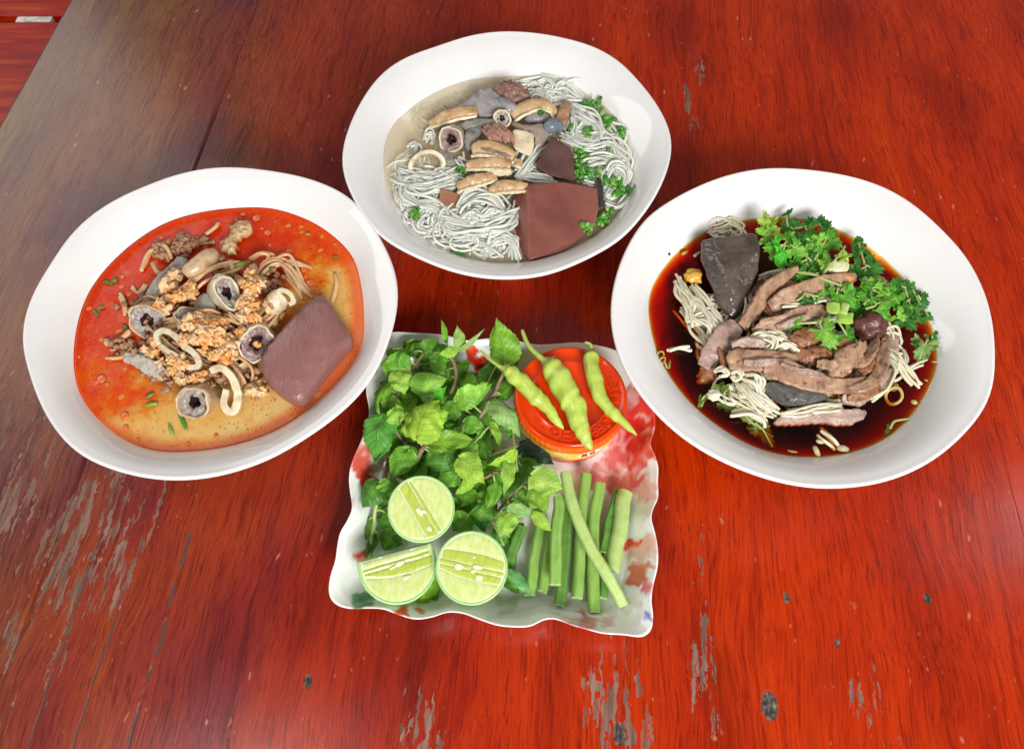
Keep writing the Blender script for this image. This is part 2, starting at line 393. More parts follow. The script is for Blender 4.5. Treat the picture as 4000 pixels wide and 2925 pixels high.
# ================================================================ BOWLS
t = NT("white_melamine"); n = t.noise(t.pos(), 30, 2)
t.pbr(t.ramp(n, [(.3, (.79, .78, .78)), (.7, (.82, .82, .81))]), .10, .5, coat=.3); t.bump(n, .06, .002); M_white = t.m
ZR, ZS = .072, .0575
RIM = dict(
 L=[(1100,65),(1290,85),(1480,125),(1650,200),(1750,300),(1830,430),(1890,560),(1912,690),(1895,830),(1850,970),(1790,1100),(1700,1215),(1580,1320),(1450,1410),(1300,1500),(1150,1560),(1000,1600),(830,1618),(650,1605),(480,1560),(330,1490),(210,1370),(130,1230),(80,1090),(45,940),(60,800),(110,670),(190,540),(270,420),(380,310),(520,220),(680,150),(820,100),(960,72)],
 T=[(1130,35),(1330,48),(1520,85),(1700,140),(1850,230),(1960,340),(2060,460),(2140,590),(2185,720),(2180,850),(2140,980),(2070,1120),(1960,1270),(1850,1380),(1700,1470),(1530,1550),(1350,1610),(1150,1630),(950,1620),(750,1575),(560,1500),(400,1420),(300,1350),(200,1230),(130,1110),(75,980),(58,860),(75,740),(120,610),(180,490),(260,370),(360,270),(500,190),(680,130),(820,80),(980,45)],
 R=[(850,43),(1050,55),(1250,90),(1420,150),(1560,240),(1690,360),(1790,470),(1860,590),(1910,720),(1935,860),(1940,1000),(1930,1120),(1880,1240),(1790,1350),(1680,1450),(1550,1530),(1390,1590),(1230,1615),(1080,1620),(920,1600),(760,1555),(600,1490),(440,1400),(300,1285),(190,1160),(110,1030),(60,890),(45,750),(60,620),(100,490),(150,390),(220,290),(330,210),(460,140),(600,85),(730,55)])
SOUP = dict(
 L=[(1290,275),(1480,340),(1610,430),(1690,520),(1725,650),(1740,800),(1730,960),(1650,1090),(1500,1240),(1330,1360),(1150,1430),(950,1470),(720,1475),(560,1420),(420,1310),(330,1180),(305,1040),(315,900),(340,790),(380,690),(450,590),(560,480),(680,390),(800,330),(960,290),(1120,273)],
 T=[(1100,325),(1300,325),(1450,345),(1600,410),(1720,490),(1810,570),(1870,650),(1910,750),(1930,870),(1930,980),(1900,1100),(1830,1220),(1720,1330),(1580,1420),(1420,1480),(1250,1520),(1080,1530),(900,1505),(740,1450),(600,1370),(480,1270),(400,1170),(350,1060),(325,950),(325,830),(345,720),(400,620),(500,530),(620,450),(770,380),(920,340)],
 R=[(880,285),(1050,300),(1200,360),(1320,430),(1430,520),(1520,620),(1590,730),(1640,850),(1660,980),(1640,1080),(1590,1180),(1520,1280),(1400,1380),(1260,1440),(1100,1468),(930,1465),(780,1430),(640,1360),(500,1260),(390,1150),(310,1030),(255,900),(230,760),(235,660),(280,570),(350,480),(440,400),(560,330),(720,295)])
def polar(pts, c, n=128):
    """outline as radius per angle about c, lightly smoothed"""
    P = cr(pts, 720); a = np.array([math.atan2(p.y-c.y, p.x-c.x) for p in P]); r = np.array([math.hypot(p.x-c.x, p.y-c.y) for p in P])
    o = np.argsort(a); a, r = a[o], r[o]; th = np.linspace(-math.pi, math.pi, n, endpoint=False)
    rr = np.interp(th, np.r_[a-2*math.pi, a, a+2*math.pi], np.r_[r, r, r])
    k = np.array([1, 4, 6, 4, 1])/16.
    for _ in range(2): rr = sum(np.roll(rr, j-2)*k[j] for j in range(5))
    return th, rr
BOWL = {}
def bowl(key, crop, label):
    rim = [crop(x, y, ZR) for x, y in RIM[key]]; sp = [crop(x, y, ZS) for x, y in SOUP[key]]
    c = sum(sp, Vector())/len(sp); c.z = 0
    th, rr = polar(rim, c); _, rs = polar(sp, c)
    n = len(th); mean = rr.mean(); circ = np.full(n, 1.0)
    def ring(r, z): return [Vector((c.x+r[i]*math.cos(th[i]), c.y+r[i]*math.sin(th[i]), z)) for i in range(n)]
    foot = .41*mean*circ
    w = rr/mean
    out = [ring(foot*.88, .003), ring(foot*.9, .0), ring(foot, 0), ring(foot*1.01, .006), ring(foot*1.10+0*w, .011)]
    for s, z in ((.58, .020), (.72, .033), (.84, .048), (.93, .060), (.975, .0665)):
        k = min(1, (s-.45)/.4); out.append(ring(mean*s*(1-k)+rr*s*k, z))
    out += [ring(rr-.0011, ZR-.0030), ring(rr-.0002, ZR-.0019), ring(rr, ZR-.0009), ring(rr-.0005, ZR-.0001), ring(rr-.0013, ZR+.0002), ring(rr-.0023, ZR-.0003)]
    for u in (.14, .3, .5, .72, .9, 1.0, 1.10):                       # flared inner wall down to and past the soup line
        r = (rr-.0023)*(1-u)+rs*u; z = ZR-.0003-(ZR-ZS)*(.35*u+.65*u*u)
        out.append(ring(r, z))
    r0 = r
    for k, z in ((.93, .0495), (.83, .040), (.68, .028), (.47, .0175), (.2, .0138)):
        out.append(ring(r0*k*(.5+.5*k)+rs.mean()*k*(.5-.5*k), z))
    mb = MB(); loft(mb, out)
    o = mb.build("noodle_bowl", M_white); tag(o, label, "bowl", "white noodle bowls on the table")
    BOWL[key] = (c, th, rs, r0); return o
bowl('L', L, "white wavy rimmed bowl holding the red and yellow curry noodle soup")
bowl('T', T, "white wavy rimmed bowl holding the clear noodle soup, farthest from the tray front")
bowl('R', R, "white wavy rimmed bowl holding the dark brown noodle soup with coriander")
def broth(key, mat, label, wob=.0003, edge_z=-.0004):
    c, th, rs, r0 = BOWL[key]; n = len(th); mb = MB(); rings = []
    def ring(r, z, w=0): return [Vector((c.x+r[i]*math.cos(th[i]), c.y+r[i]*math.sin(th[i]), z+w*N3((r[i]*math.cos(th[i]), r[i]*math.sin(th[i]), 0), 70))) for i in range(n)]
    rings.append(ring(rs*.2, .0130)); rings.append(ring(rs*.45, .0162)); rings.append(ring(r0*.69, .0268)); rings.append(ring(r0*.84, .0387)); rings.append(ring(r0*.94, .0485)); rings.append(ring(rs+.0006, ZS-.0016))
    rings += [ring(rs+.0006, ZS+edge_z), ring(rs-.0012, ZS-.0005)]
    for k in (.93, .85, .75, .65, .55, .45, .33, .2, .08): rings.append(ring((rs-.0012)*k, ZS-.0007, wob))
    loft(mb, rings)
    return tag(mb.build("broth", mat), label, "soup")
def liquid(name, absorb, glossc=1.0, rough=.03, tint=(1, 1, 1), scum=None):
    """see-through broth: clear surface with reflections, light absorbed with depth"""
    t = NT(name); t.t.nodes.remove(t.b)
    tr = t.n('ShaderNodeBsdfTransparent'); tr.inputs[0].default_value = (*tint, 1)
    gl = t.n('ShaderNodeBsdfGlossy'); gl.inputs['Roughness'].default_value = rough
    fr = t.n('ShaderNodeFresnel'); fr.inputs[0].default_value = 1.36
    bp = t.n('ShaderNodeBump'); t.lk(t.noise(t.pos(), 160, 3), bp.inputs['Height']); bp.inputs['Strength'].default_value = .12; bp.inputs['Distance'].default_value = .0006
    t.lk(bp.outputs[0], gl.inputs['Normal']); t.lk(bp.outputs[0], fr.inputs['Normal'])
    base = tr.outputs[0]
    if scum:
        df = t.n('ShaderNodeBsdfDiffuse'); df.inputs[0].default_value = (*scum[0], 1)
        mx = t.n('ShaderNodeMixShader'); t.set(mx.inputs[0], t.math('MULTIPLY', t.step(t.noise(t.pos(), scum[2], 4, .6), *(scum[3:] if len(scum) > 3 else (.35, .7))), scum[1])); t.lk(base, mx.inputs[1]); t.lk(df.outputs[0], mx.inputs[2]); base = mx.outputs[0]
    mx = t.n('ShaderNodeMixShader'); t.set(mx.inputs[0], t.math('MULTIPLY', fr.outputs[0], t.math('SUBTRACT', 1.0, t.n('ShaderNodeNewGeometry').outputs['Backfacing']))); t.lk(base, mx.inputs[1]); t.lk(gl.outputs[0], mx.inputs[2])
    t.lk(mx.outputs[0], t.out.inputs['Surface'])
    va = t.n('ShaderNodeVolumeAbsorption'); k = max(absorb); va.inputs['Density'].default_value = k
    va.inputs['Color'].default_value = (1-absorb[0]/k, 1-absorb[1]/k, 1-absorb[2]/k, 1)
    t.lk(va.outputs[0], t.out.inputs['Volume'])
    return t.m
M_clear = liquid("clear_broth", (3, 8, 21), scum=((.76, .64, .44), .46, 25, .1, .45))
M_dark = liquid("dark_broth", (38, 420, 1400), scum=((.06, .006, .002), .18, 50))
def curry_mat():
    t = NT("curry_broth"); p = t.pos(); c0 = L(1030, 880, ZS)
    a = L(500, 450, ZS); b = L(1250, 1400, ZS); d = (b-a); dn = d.normalized()
    q = t.mapping(p, loc=(-a.x, -a.y, 0)); s = t.sep(q)
    u = t.math('ADD', t.math('MULTIPLY', s[0], dn.x/d.length), t.math('MULTIPLY', s[1], dn.y/d.length))
    w = t.noise(t.vadd(p, t.vscale(t.noise(p, 40, 3, color=True), .012)), 55, 5, .62)
    u2 = t.math('ADD', u, t.math('MULTIPLY', t.math('SUBTRACT', w, .5), .75))
    c = t.ramp(u2, [(.34, (.55, .030, .002)), (.50, (.60, .075, .004)), (.59, (.60, .19, .018)), (.69, (.64, .37, .09)), (1.0, (.64, .44, .16))])
    milky = t.step(t.noise(p, 95, 5, .65), .52, .70)
    c = t.mix(t.math('MULTIPLY', milky, .45), c, (.62, .17, .045))
    # thin red oil line round the edge
    cc, th, rs, r0 = BOWL['L']
    rr = t.dist(t.mapping(p, loc=(-cc.x, -cc.y, -ZS)), (0, 0, 0))
    c = t.mix(t.math('MULTIPLY', t.step(rr, rs.mean()*.90, rs.mean()*1.0), .75), c, (.66, .055, .003))
    oil = t.step(t.voro(t.vadd(p, t.vscale(w, .004)), 150), .18, .12)
    c = t.mix(t.math('MULTIPLY', oil, .35), c, (.68, .06, .004))
    fk = t.step(t.voro(t.vadd(p, t.vscale(t.noise(p, 300, 2, color=True), .004)), 330), .22, .10); fk = t.math('MULTIPLY', fk, t.step(t.noise(p, 80, 2), .38, .55))
    dk = t.step(t.noise(p, 230, 5, .7), .56, .70); c = t.mix(t.math('MULTIPLY', dk, .5), c, t.mix(1, c, (.62, .35, .3), 'MULTIPLY'))
    dr = t.step(t.voro(t.vadd(p, t.vscale(w, .01)), 95), .16, .13); c = t.mix(t.math('MULTIPLY', dr, .5), c, (.62, .34, .10))
    c = t.mix(t.math('MULTIPLY', fk, .8), c, (.10, .02, .005))
    t.pbr(c, .16, .22); t.bump(t.math('ADD', t.noise(p, 190, 5, .6), t.math('MULTIPLY', t.math('ADD', dr, oil), .3)), .3, .0008)
    return t.m
broth('L', curry_mat(), "orange red curry broth turning yellow at the lower right of its bowl", .0007, .0002)
broth('T', M_clear, "clear pale brown broth around the white rice noodles")
broth('R', M_dark, "dark brown soy broth with an orange red edge under the beef and coriander")
# ================================================================ TRAY
t = NT("floral_melamine"); va = t.n('ShaderNodeVertexColor'); va.layer_name = "print"
t.pbr(va.outputs[0], .12, .5, coat=.3); M_tray = t.m
FL = [(1590,600,150,(.72,.035,.03),.95),(1530,470,70,(.55,.16,.15),.8),(1640,690,70,(.75,.10,.07),.9),(1545,850,80,(.72,.12,.08),.85),(1440,800,70,(.6,.14,.12),.7),(1640,930,60,(.8,.45,.38),.8),(1610,1205,75,(.80,.42,.36),.85),(1570,1160,30,(.75,.07,.03),.9),(1600,1330,60,(.72,.10,.03),.85),(1640,1415,42,(.74,.16,.18),.9),
      (1330,1570,60,(.66,.16,.2),.8),(1440,1575,50,(.72,.28,.3),.8),(1250,1565,35,(.66,.2,.24),.8),(1630,1570,22,(.12,.14,.42),.8),(225,780,75,(.68,.09,.06),.9),(190,700,45,(.78,.3,.26),.8),(255,860,45,(.66,.05,.03),.9),(175,985,40,(.78,.45,.4),.6),(225,1470,48,(.05,.22,.07),.85),(430,1525,40,(.72,.10,.03),.95),(520,1523,28,(.74,.16,.06),.9),
      (260,310,50,(.62,.2,.14),.7),(800,270,45,(.7,.02,.01),.95),(760,240,30,(.6,.05,.02),.95),(1535,290,34,(.16,.22,.12),.7),(215,1245,40,(.66,.06,.02),.95),(1640,500,85,(.72,.05,.04),.95),(1600,720,95,(.74,.07,.05),.9),(1490,720,80,(.66,.12,.11),.85),(1470,830,60,(.72,.2,.15),.85),(1390,830,50,(.6,.14,.16),.8),(1690,760,26,(.35,.42,.28),.7),(940,1450,70,(.42,.42,.38),.45),(1010,1400,40,(.40,.42,.3),.5),(1570,1480,30,(.5,.52,.45),.5),(1270,1560,50,(.5,.55,.5),.2),(880,1530,60,(.55,.62,.55),.35),(330,750,60,(.55,.3,.2),.6),(1640,1050,50,(.78,.66,.62),.5),(1560,1250,30,(.5,.45,.3),.5)]
FQ = [(V(x, y, .014), r, col, k) for x, y, r, col, k in FL]
def mixc(a, b, f): return tuple(p+(q-p)*f for p, q in zip(a, b))
def sstep(x, a, b):
    u = max(0.0, min(1.0, (x-a)/(b-a))); return u*u*(3-2*u)
def print_colour(v):
    """colour of the floral print at a point of the tray: blooms with petals round a deep centre, buds, leaves"""
    n0 = N3(v, 30); c = (.85+.02*n0, .87+.02*n0, .845+.02*n0)
    wx, wy = .0045*N3(v, 120, 3), .0045*N3(v, 120, 8)
    for q, r, col, k in FQ:
        dx, dy = v[0]+wx-q.x, v[1]+wy-q.y; d = math.hypot(dx, dy); rr = V.m(q, r)
        if d > rr*1.4: continue
        if r >= 34 and col[0] > .5:
            an = math.atan2(dy, dx); R_ = (.76+.34*abs(math.cos(an*2.5+r*1.3)))*rr; q_ = d/R_
            w_ = q_*.62+.55*N3(v, 70, 5)+.22*N3(v, 200, 2)
            pale = tuple(min(.86, a*.5+.40) for a in col)
            pc = mixc(mixc(tuple(a*.85 for a in col), col, sstep(w_, .0, .30)), pale, sstep(w_, .42, .72))
            pc = mixc(pc, tuple(a*.8 for a in col), .55*(1-sstep(abs(q_-.62+.08*N3(v, 200)), .02, .08)))
            m = 1-sstep(q_, .90, 1.05)
        else:
            pc = mixc(col, tuple(min(.8, a*1.3+.05) for a in col), sstep(N3(v, 170, 1), -.2, .4)); m = 1-sstep(d/rr, .85, 1.1)
        c = mixc(c, pc, m*min(1, k*1.08))
    return c
TRO = [(350,100),(480,102),(620,112),(740,140),(860,128),(960,135),(1080,160),(1180,158),(1300,150),(1400,165),(1480,185),(1540,215),(1590,300),(1640,420),(1680,490),(1692,540),(1685,600),(1668,660),(1690,720),(1706,780),(1704,850),(1705,930),(1680,990),(1672,1040),(1690,1110),(1704,1190),(1703,1280),(1682,1370),(1672,1450),(1680,1530),(1668,1600),(1620,1634),(1530,1625),(1430,1618),(1350,1598),(1270,1575),(1190,1545),(1130,1548),(1060,1580),(980,1585),(890,1575),(800,1545),(720,1515),(640,1510),(560,1535),(480,1545),(400,1525),(320,1495),(240,1490),(150,1492),(80,1470),(45,1420),(48,1340),(75,1250),(85,1180),(100,1110),(140,1040),(160,980),(150,900),(145,830),(160,750),(200,660),(240,560),(245,480),(232,400),(240,330),(270,240),(300,150)]
TZ, TB = .030, .008
orim = evenly(cr([V(x, y, TZ) for x, y in TRO], 800), 360)
cx = (V(180, 800, TZ)+V(1690, 800, TZ)+V(860, 120, TZ)+V(900, 1580, TZ))/4
# inner floor: rounded square inset from the wavy rim
sm = [Vector(q) for q in orim]
for _ in range(270): sm = [(sm[i-1]+sm[i]*2+sm[(i+1) % len(sm)])/4 for i in range(len(sm))]
base = [Vector((cx.x+(q.x-cx.x)*.79, cx.y+(q.y-cx.y)*.79, TB)) for q in sm]
def tl(u, z, off=0.0):
    out = []
    for i, q in enumerate(orim):
        b = base[i]; v = b.lerp(q, u); d = Vector((q.x-b.x, q.y-b.y, 0)).normalized()
        out.append(Vector((v.x+d.x*off, v.y+d.y*off, z)))
    return out
mb = MB()
foot = [Vector((cx.x+(q.x-cx.x)*.70, cx.y+(q.y-cx.y)*.70, 0)) for q in sm]
rings = [[Vector((q.x, q.y, .0025)) for q in foot], foot, [Vector((q.x, q.y, .0038)) for q in tl(0, 0)], tl(.25, .0065, .001), tl(.55, .0145, .0012), tl(.85, .0245, .0012), tl(.97, TZ-.0014, .0006), tl(1, TZ-.0004), tl(.985, TZ+.0001), tl(.95, TZ-.0006), tl(.8, .0262), tl(.55, .0185), tl(.3, .0115), tl(.12, .0089), tl(0, TB)]
for k in (.9, .6, .3, .05): rings.append([Vector((cx.x+(q.x-cx.x)*k, cx.y+(q.y-cx.y)*k, TB-.0002)) for q in base])
fine = []
for i in range(len(rings)-1):
    a_, b_ = rings[i], rings[i+1]; st_ = max(1, int(max((p-q).length for p, q in zip(a_, b_))/.0013)) if i >= 8 else 1
    for j in range(st_): fine.append([p.lerp(q, j/st_) for p, q in zip(a_, b_)])
fine.append(rings[-1]); loft(mb, fine)
tray = mb.build("serving_tray", M_tray)
ca = tray.data.color_attributes.new("print", 'FLOAT_COLOR', 'POINT')
for i, v in enumerate(mb.v): ca.data[i].color = (*print_colour(v), 1)
tag(tray, "square white floral tray with wavy rim holding mint, limes, beans and the red jar", "tray")

# ================================================================ RED JAR WITH LID
t = NT("red_plastic"); t.pbr((.70, .045, .003), .16, .5, .1, (1, .2, .05)); t.bump(t.noise(t.pos(), 200, 3), .05, .0005); M_redp = t.m
t = NT("orange_skirt"); t.pbr((.80, .15, .006), .18, .5, .2, (1, .3, .05)); M_skirt = t.m
t = NT("yellow_label"); t.pbr(t.ramp(t.noise(t.pos(), 300, 2), [(.4, (.82, .55, .06)), (.6, (.84, .66, .16))]), .35); M_ylab = t.m
t = NT("white_label"); t.pbr((.85, .80, .72), .4); M_wlab = t.m
t = NT("red_print"); t.pbr((.55, .02, .02), .4); M_rprint = t.m
ZL = .046; lc = V(1265, 415, ZL); lr = V.m(lc, 286)
jar = thing("plastic_jar", (lc.x, lc.y, TB), "round jar with red plastic lid and yellow label, three chillies lying on top", "jar")
def lathe(mb, c, prof, n=96, mod=None):
    rings = []
    for k, (r, z) in enumerate(prof):
        rings.append([Vector((c.x+(r*(1+(mod(i, k) if mod else 0)))*math.cos(i*2*math.pi/n), c.y+(r*(1+(mod(i, k) if mod else 0)))*math.sin(i*2*math.pi/n), z)) for i in range(n)])
    loft(mb, rings)
mb = MB(); lathe(mb, lc, [(lr*.84, TB+.0002), (lr*.88, TB+.002), (lr*.90, TB+.008), (lr*.93, ZL-.0225)]); mb.build("jar_body", M_redp, jar)
mb = MB(); lathe(mb, lc, [(lr*.90, ZL-.0245), (lr*.955, ZL-.024), (lr*.965, ZL-.0115), (lr*.90, ZL-.0112)]); mb.build("label", M_ylab, jar, edge=40)
mb = MB(); lathe(mb, lc, [(lr*.93, ZL-.0108), (lr*1.0, ZL-.0106), (lr*1.006, ZL-.0098), (lr*1.0, ZL-.004), (lr*.99, ZL-.0025)], 240, lambda i, k: (.006 if (i//2) % 2 else -.004) if 1 < k < 4 else 0)
skirt = mb.build("lid_skirt", M_skirt, jar, edge=50)
mb = MB(); lathe(mb, lc, [(lr*.97, ZL-.0032), (lr*.995, ZL-.0024), (lr*.985, ZL-.0010), (lr*.955, ZL), (lr*.93, ZL-.0001), (lr*.915, ZL-.0009), (lr*.70, ZL-.0010), (lr*.685, ZL-.0004), (lr*.67, ZL-.0004), (lr*.655, ZL-.0011), (lr*.3, ZL-.0012), (lr*.05, ZL-.0012)], 120)
lid = mb.build("lid", M_redp, jar, edge=60)
def glyph(txt, size, depth, place, name, mat, parent):
    cu = bpy.data.curves.new(name, 'FONT'); cu.body = txt; cu.size = size; cu.extrude = depth; cu.align_x = 'CENTER'; cu.align_y = 'CENTER'; cu.resolution_u = 3
    ob = bpy.data.objects.new(name, cu); COL.objects.link(ob)
    dg = bpy.context.evaluated_depsgraph_get(); me = bpy.data.meshes.new_from_object(ob.evaluated_get(dg))
    bpy.data.objects.remove(ob)
    me.transform(place); mb = MB(); mb.v = [tuple(v.co) for v in me.vertices]; mb.f = [tuple(q.vertices) for q in me.polygons]
    bpy.data.meshes.remove(me)
    return mb.build(name, mat, parent, smooth=False)
for k, (ch, a) in enumerate([("\u2742", -112), ("\u65e5", -97), ("\u7528", -84), ("\u54c1", -58), ("\u98df", -46), ("-", -128), ("=", -140), ("\u7f8e", 10), ("\u5473", -2), ("=", 22)]):
    a = math.radians(a); p_ = Vector((lc.x+lr*.80*math.cos(a), lc.y+lr*.80*math.sin(a), ZL-.0009))
    glyph(ch, .0085, .0008, Matrix.Translation(p_) @ Matrix.Rotation(a+math.pi/2, 4, 'Z'), "embossed_mark", M_redp, lid)
# small white patch with red print on the label
a0 = math.radians(-72); mb = MB(); rr = lr*.9685
for i in range(8):
    pass
vs = []; fs = []
for i in range(9):
    a = a0+math.radians(i*3.4-12)
    hh = .0028*math.sqrt(max(0, 1-((i-4)/4.2)**2))
    for z in (ZL-.0175-hh, ZL-.0175+hh): vs.append((lc.x+rr*math.cos(a), lc.y+rr*math.sin(a), z))
for i in range(8): fs.append((2*i, 2*i+2, 2*i+3, 2*i+1))
mb.add(vs, fs); mb.build("label_patch", M_wlab, jar)
for k, ch in enumerate("\u7f8e\u5473"):
    a = a0+math.radians(-4+9*k); p_ = Vector((lc.x+(rr+.0004)*math.cos(a), lc.y+(rr+.0004)*math.sin(a), ZL-.0175))
    glyph(ch, .0045, .0001, Matrix.Translation(p_) @ Matrix.Rotation(a+math.pi/2, 4, 'Z') @ Matrix.Rotation(math.pi/2, 4, 'X'), "label_print", M_rprint, jar)

# ================================================================ CHILLIES
M_chil = food("chilli_skin", (.40, .55, .075), (.50, .62, .12), (.36, .52, .05), 110, .22, .12, 160, .15)
M_cstalk = food("chilli_stalk", (.24, .36, .06), (.36, .45, .10), None, 200, .4, .3, 600)
def chilli(pod, stalk, wmax, label, seed, prof=((0, .55), (.06, .9), (.2, 1.0), (.45, .88), (.7, .62), (.88, .36), (1, .08))):
    pp = cr(pod, 60, False); th = thing("green_chilli", (pp[0].x, pp[0].y, pp[0].z), label, "chilli", "green chillies on the jar lid")
    pp = [p+Vector((N3(p, 75, seed)*.0016, N3(p, 75, seed+7)*.0016, 0)) for p in pp]
    mb = MB(); fr = frames(pp); rings = []; ns = 18
    for i, p in enumerate(pp):
        u = i/59; r = wmax*np.interp(u, [a for a, _ in prof], [b for _, b in prof]); tt, n, b = fr[i]; ring = []
        for w in np.linspace(0, 2*math.pi, ns, endpoint=False):
            d = n*math.cos(w)+b*math.sin(w); q = p+d*r
            k = 1+.12*N3((u*9+.35*math.sin(w+seed), seed, 0), 2.2)+.16*N3(q, 130, seed)+.07*math.sin(u*42+2.2*math.sin(w+seed)+seed)*(1-u*.7)
            ring.append(p+d*(r*k))
        rings.append(ring)
    loft(mb, rings); mb.build("pod", M_chil, th)
    st = cr(stalk+[pp[1]], 24, False); mb = MB()
    tube(mb, st, lambda u: wmax*(.13 if u < .08 else .15+.12*u+(.62*max(0, (u-.72)/.28)**1.3)), 10)
    mb.build("stalk", M_cstalk, th)
    return th
zt = ZL
chilli([V(935,285,zt+.0085),V(1000,335,zt+.007),V(1075,415,zt+.006),V(1150,480,zt+.0053),V(1190,540,zt+.004),V(1220,592,zt+.002)], [V(808,192,zt+.013),V(860,240,zt+.0115),V(905,272,zt+.0095)], V.m(lc, 45), "leftmost of the three green chillies on the red lid, its stalk over the mint", 3)
chilli([V(1150,255,zt+.0075),V(1210,345,zt+.0072),V(1265,450,zt+.0065),V(1310,560,zt+.005),V(1345,640,zt+.0035),V(1367,688,zt+.0025)], [V(1018,88,zt+.014),V(1050,165,zt+.0115),V(1110,225,zt+.009)], V.m(lc, 63), "middle and thickest of the three green chillies on the red lid", 11)
chilli([V(1362,205,zt+.0052),V(1375,300,zt+.0052),V(1405,410,zt+.005),V(1465,495,zt+.0045),V(1530,560,zt+.004),V(1594,618,zt+.0035)], [V(1335,150,zt+.0085),V(1362,160,zt+.0075),V(1368,185,zt+.006)], V.m(lc, 42), "rightmost and slimmest of the three green chillies, its tip hanging off the red lid", 23)

# ================================================================ LIMES
M_rind = food("lime_rind", (.30, .55, .16), (.42, .66, .26), None, 60, .3, .35, 900, .1)
M_pith = food("lime_pith", (.62, .76, .42), (.70, .82, .52), None, 90, .4, .2, 700, .2)
def flesh(name, c1, c2):
    t = NT(name); p = t.pos(); n = t.noise(t.mapping(p, rot=(0, 0, .5), sc=(1, .35, 1)), 420, 4, .6)
    spk = t.step(t.voro(p, 620), .16, .05)
    c = t.mix(t.math('MULTIPLY', spk, .2), t.ramp(n, [(.35, c1), (.65, c2)]), (.75, .8, .5))
    t.pbr(c, .14, .5, .3, (.6, 1, .2)); t.bump(n, .3, .0006); return t.m
M_fl1 = flesh("lime_flesh_pale", (.52, .62, .19), (.64, .71, .33)); M_fl2 = flesh("lime_flesh_deep", (.38, .48, .06), (.50, .57, .12))
M_lseed = food("lime_seed", (.62, .66, .36), (.74, .74, .52), None, 300, .25, .1, 500, .1)
M_memb = food("lime_membrane", (.62, .70, .36), (.70, .76, .46), None, 200, .3, .1, 500, .2)
def lime(cpx, rpx, z, tilt, ang, bands, seeds, label, chop=None, depth=.62, group="cut limes on the tray"):
    c = V(*cpx, z); r = V.m(c, rpx)
    N = ((CAM-c).normalized()+Vector(tilt)).normalized()
    X = Vector((1, 0, 0)); X = (X-N*X.dot(N)).normalized(); Y = N.cross(X)
    X, Y = X*math.cos(ang)+Y*math.sin(ang), Y*math.cos(ang)-X*math.sin(ang)
    M = lambda x, y, h=0: c+(X*x+Y*y)*r+N*(h*r)
    body = thing("cut_lime", c-N*(r*.4), label, "lime", group)
    def clip(mb, extra=0.0):
        if chop is None: return mb
        bm = bmesh.new(); vs = [bm.verts.new(v) for v in mb.v]
        for f in mb.f:
            try: bm.faces.new([vs[i] for i in f])
            except ValueError: pass
        pn = (Y*1.0+N*chop[1]).normalized()
        r_ = bmesh.ops.bisect_plane(bm, geom=bm.verts[:]+bm.edges[:]+bm.faces[:], plane_co=c+Y*(r*(chop[0]-extra)), plane_no=pn, clear_outer=True)
        bmesh.ops.holes_fill(bm, edges=[e for e in bm.edges if e.is_boundary], sides=0)
        bm.verts.index_update(); o = MB(); o.v = [tuple(v.co) for v in bm.verts]; o.f = [tuple(v.index for v in f.verts) for f in bm.faces]; bm.free(); return o
    n = 72
    def ring(k, h, nz=0): return [M(k*math.cos(w)*(1+nz*N3((math.cos(w), math.sin(w), h), 3)), k*math.sin(w), h) for w in np.linspace(0, 2*math.pi, n, endpoint=False)]
    mb = MB(); prof = [ring(.925, -.03), ring(.935, -.004), ring(.965, .004), ring(.994, -.006), ring(1.005, -.035)]
    for w in np.linspace(.08, 1.5, 16): prof.append(ring(1.005*math.cos(w)**.9, -.03-depth*math.sin(w), .01))
    loft(mb, prof); clip(mb).build("rind", M_rind, body, edge=60)
    mb = MB(); loft(mb, [ring(.97, -.06), ring(.962, -.010), ring(.9, -.012), ring(.5, -.013), ring(.1, -.013)]); clip(mb, .004).build("pith", M_pith, body)
    for bi, (lo, hi, m) in enumerate(bands):
        mb = MB(); P = []; Rr = .905
        top = []; bot = []
        for x in np.linspace(-Rr*.999, Rr*.999, 40):
            cc = math.sqrt(max(0, Rr*Rr-x*x))*(1+.012*N3((x*4, bi, seeds[0][0]), 2)); a = max(lo[0]+lo[1]*x+lo[2]*x*x+.012*N3((x*3, lo[0]*5, 1), 1.5), -cc); b = min(hi[0]+hi[1]*x+hi[2]*x*x+.012*N3((x*3, hi[0]*5, 1), 1.5), cc)
            if chop is not None: b = min(b, chop[0]-.05)
            if b-a > .02: bot.append((x, a)); top.append((x, b))
        if len(bot) < 3: continue
        vv = []; k = 7
        for (x, a), (_, b) in zip(bot, top):
            for j in range(k):
                u = j/(k-1); e = min(u, 1-u)*(b-a)
                vv.append(M(x, a+(b-a)*u, -.010+.018*min(1, e/.035)+.006*N3((x*7, u*5, bi), 2)))
        ff = [(i*k+j, (i+1)*k+j, (i+1)*k+j+1, i*k+j+1) for i in range(len(bot)-1) for j in range(k-1)]
        mb.add(vv, ff); mb.build("segment", m, body)
    for sx, sy, sw, sh, sa in seeds:
        mb = MB(); v, f = ico(2)
        vv = []
        for p in v:
            q = Vector((p.x*sw*(1+.25*p.x), p.y*sh, p.z*.025+.006)); ca, sa_ = math.cos(sa), math.sin(sa)
            vv.append(M(sx+q.x*ca-q.y*sa_, sy+q.x*sa_+q.y*ca, q.z))
        mb.add(vv, f); mb.build("seed", M_lseed, body)
    return body
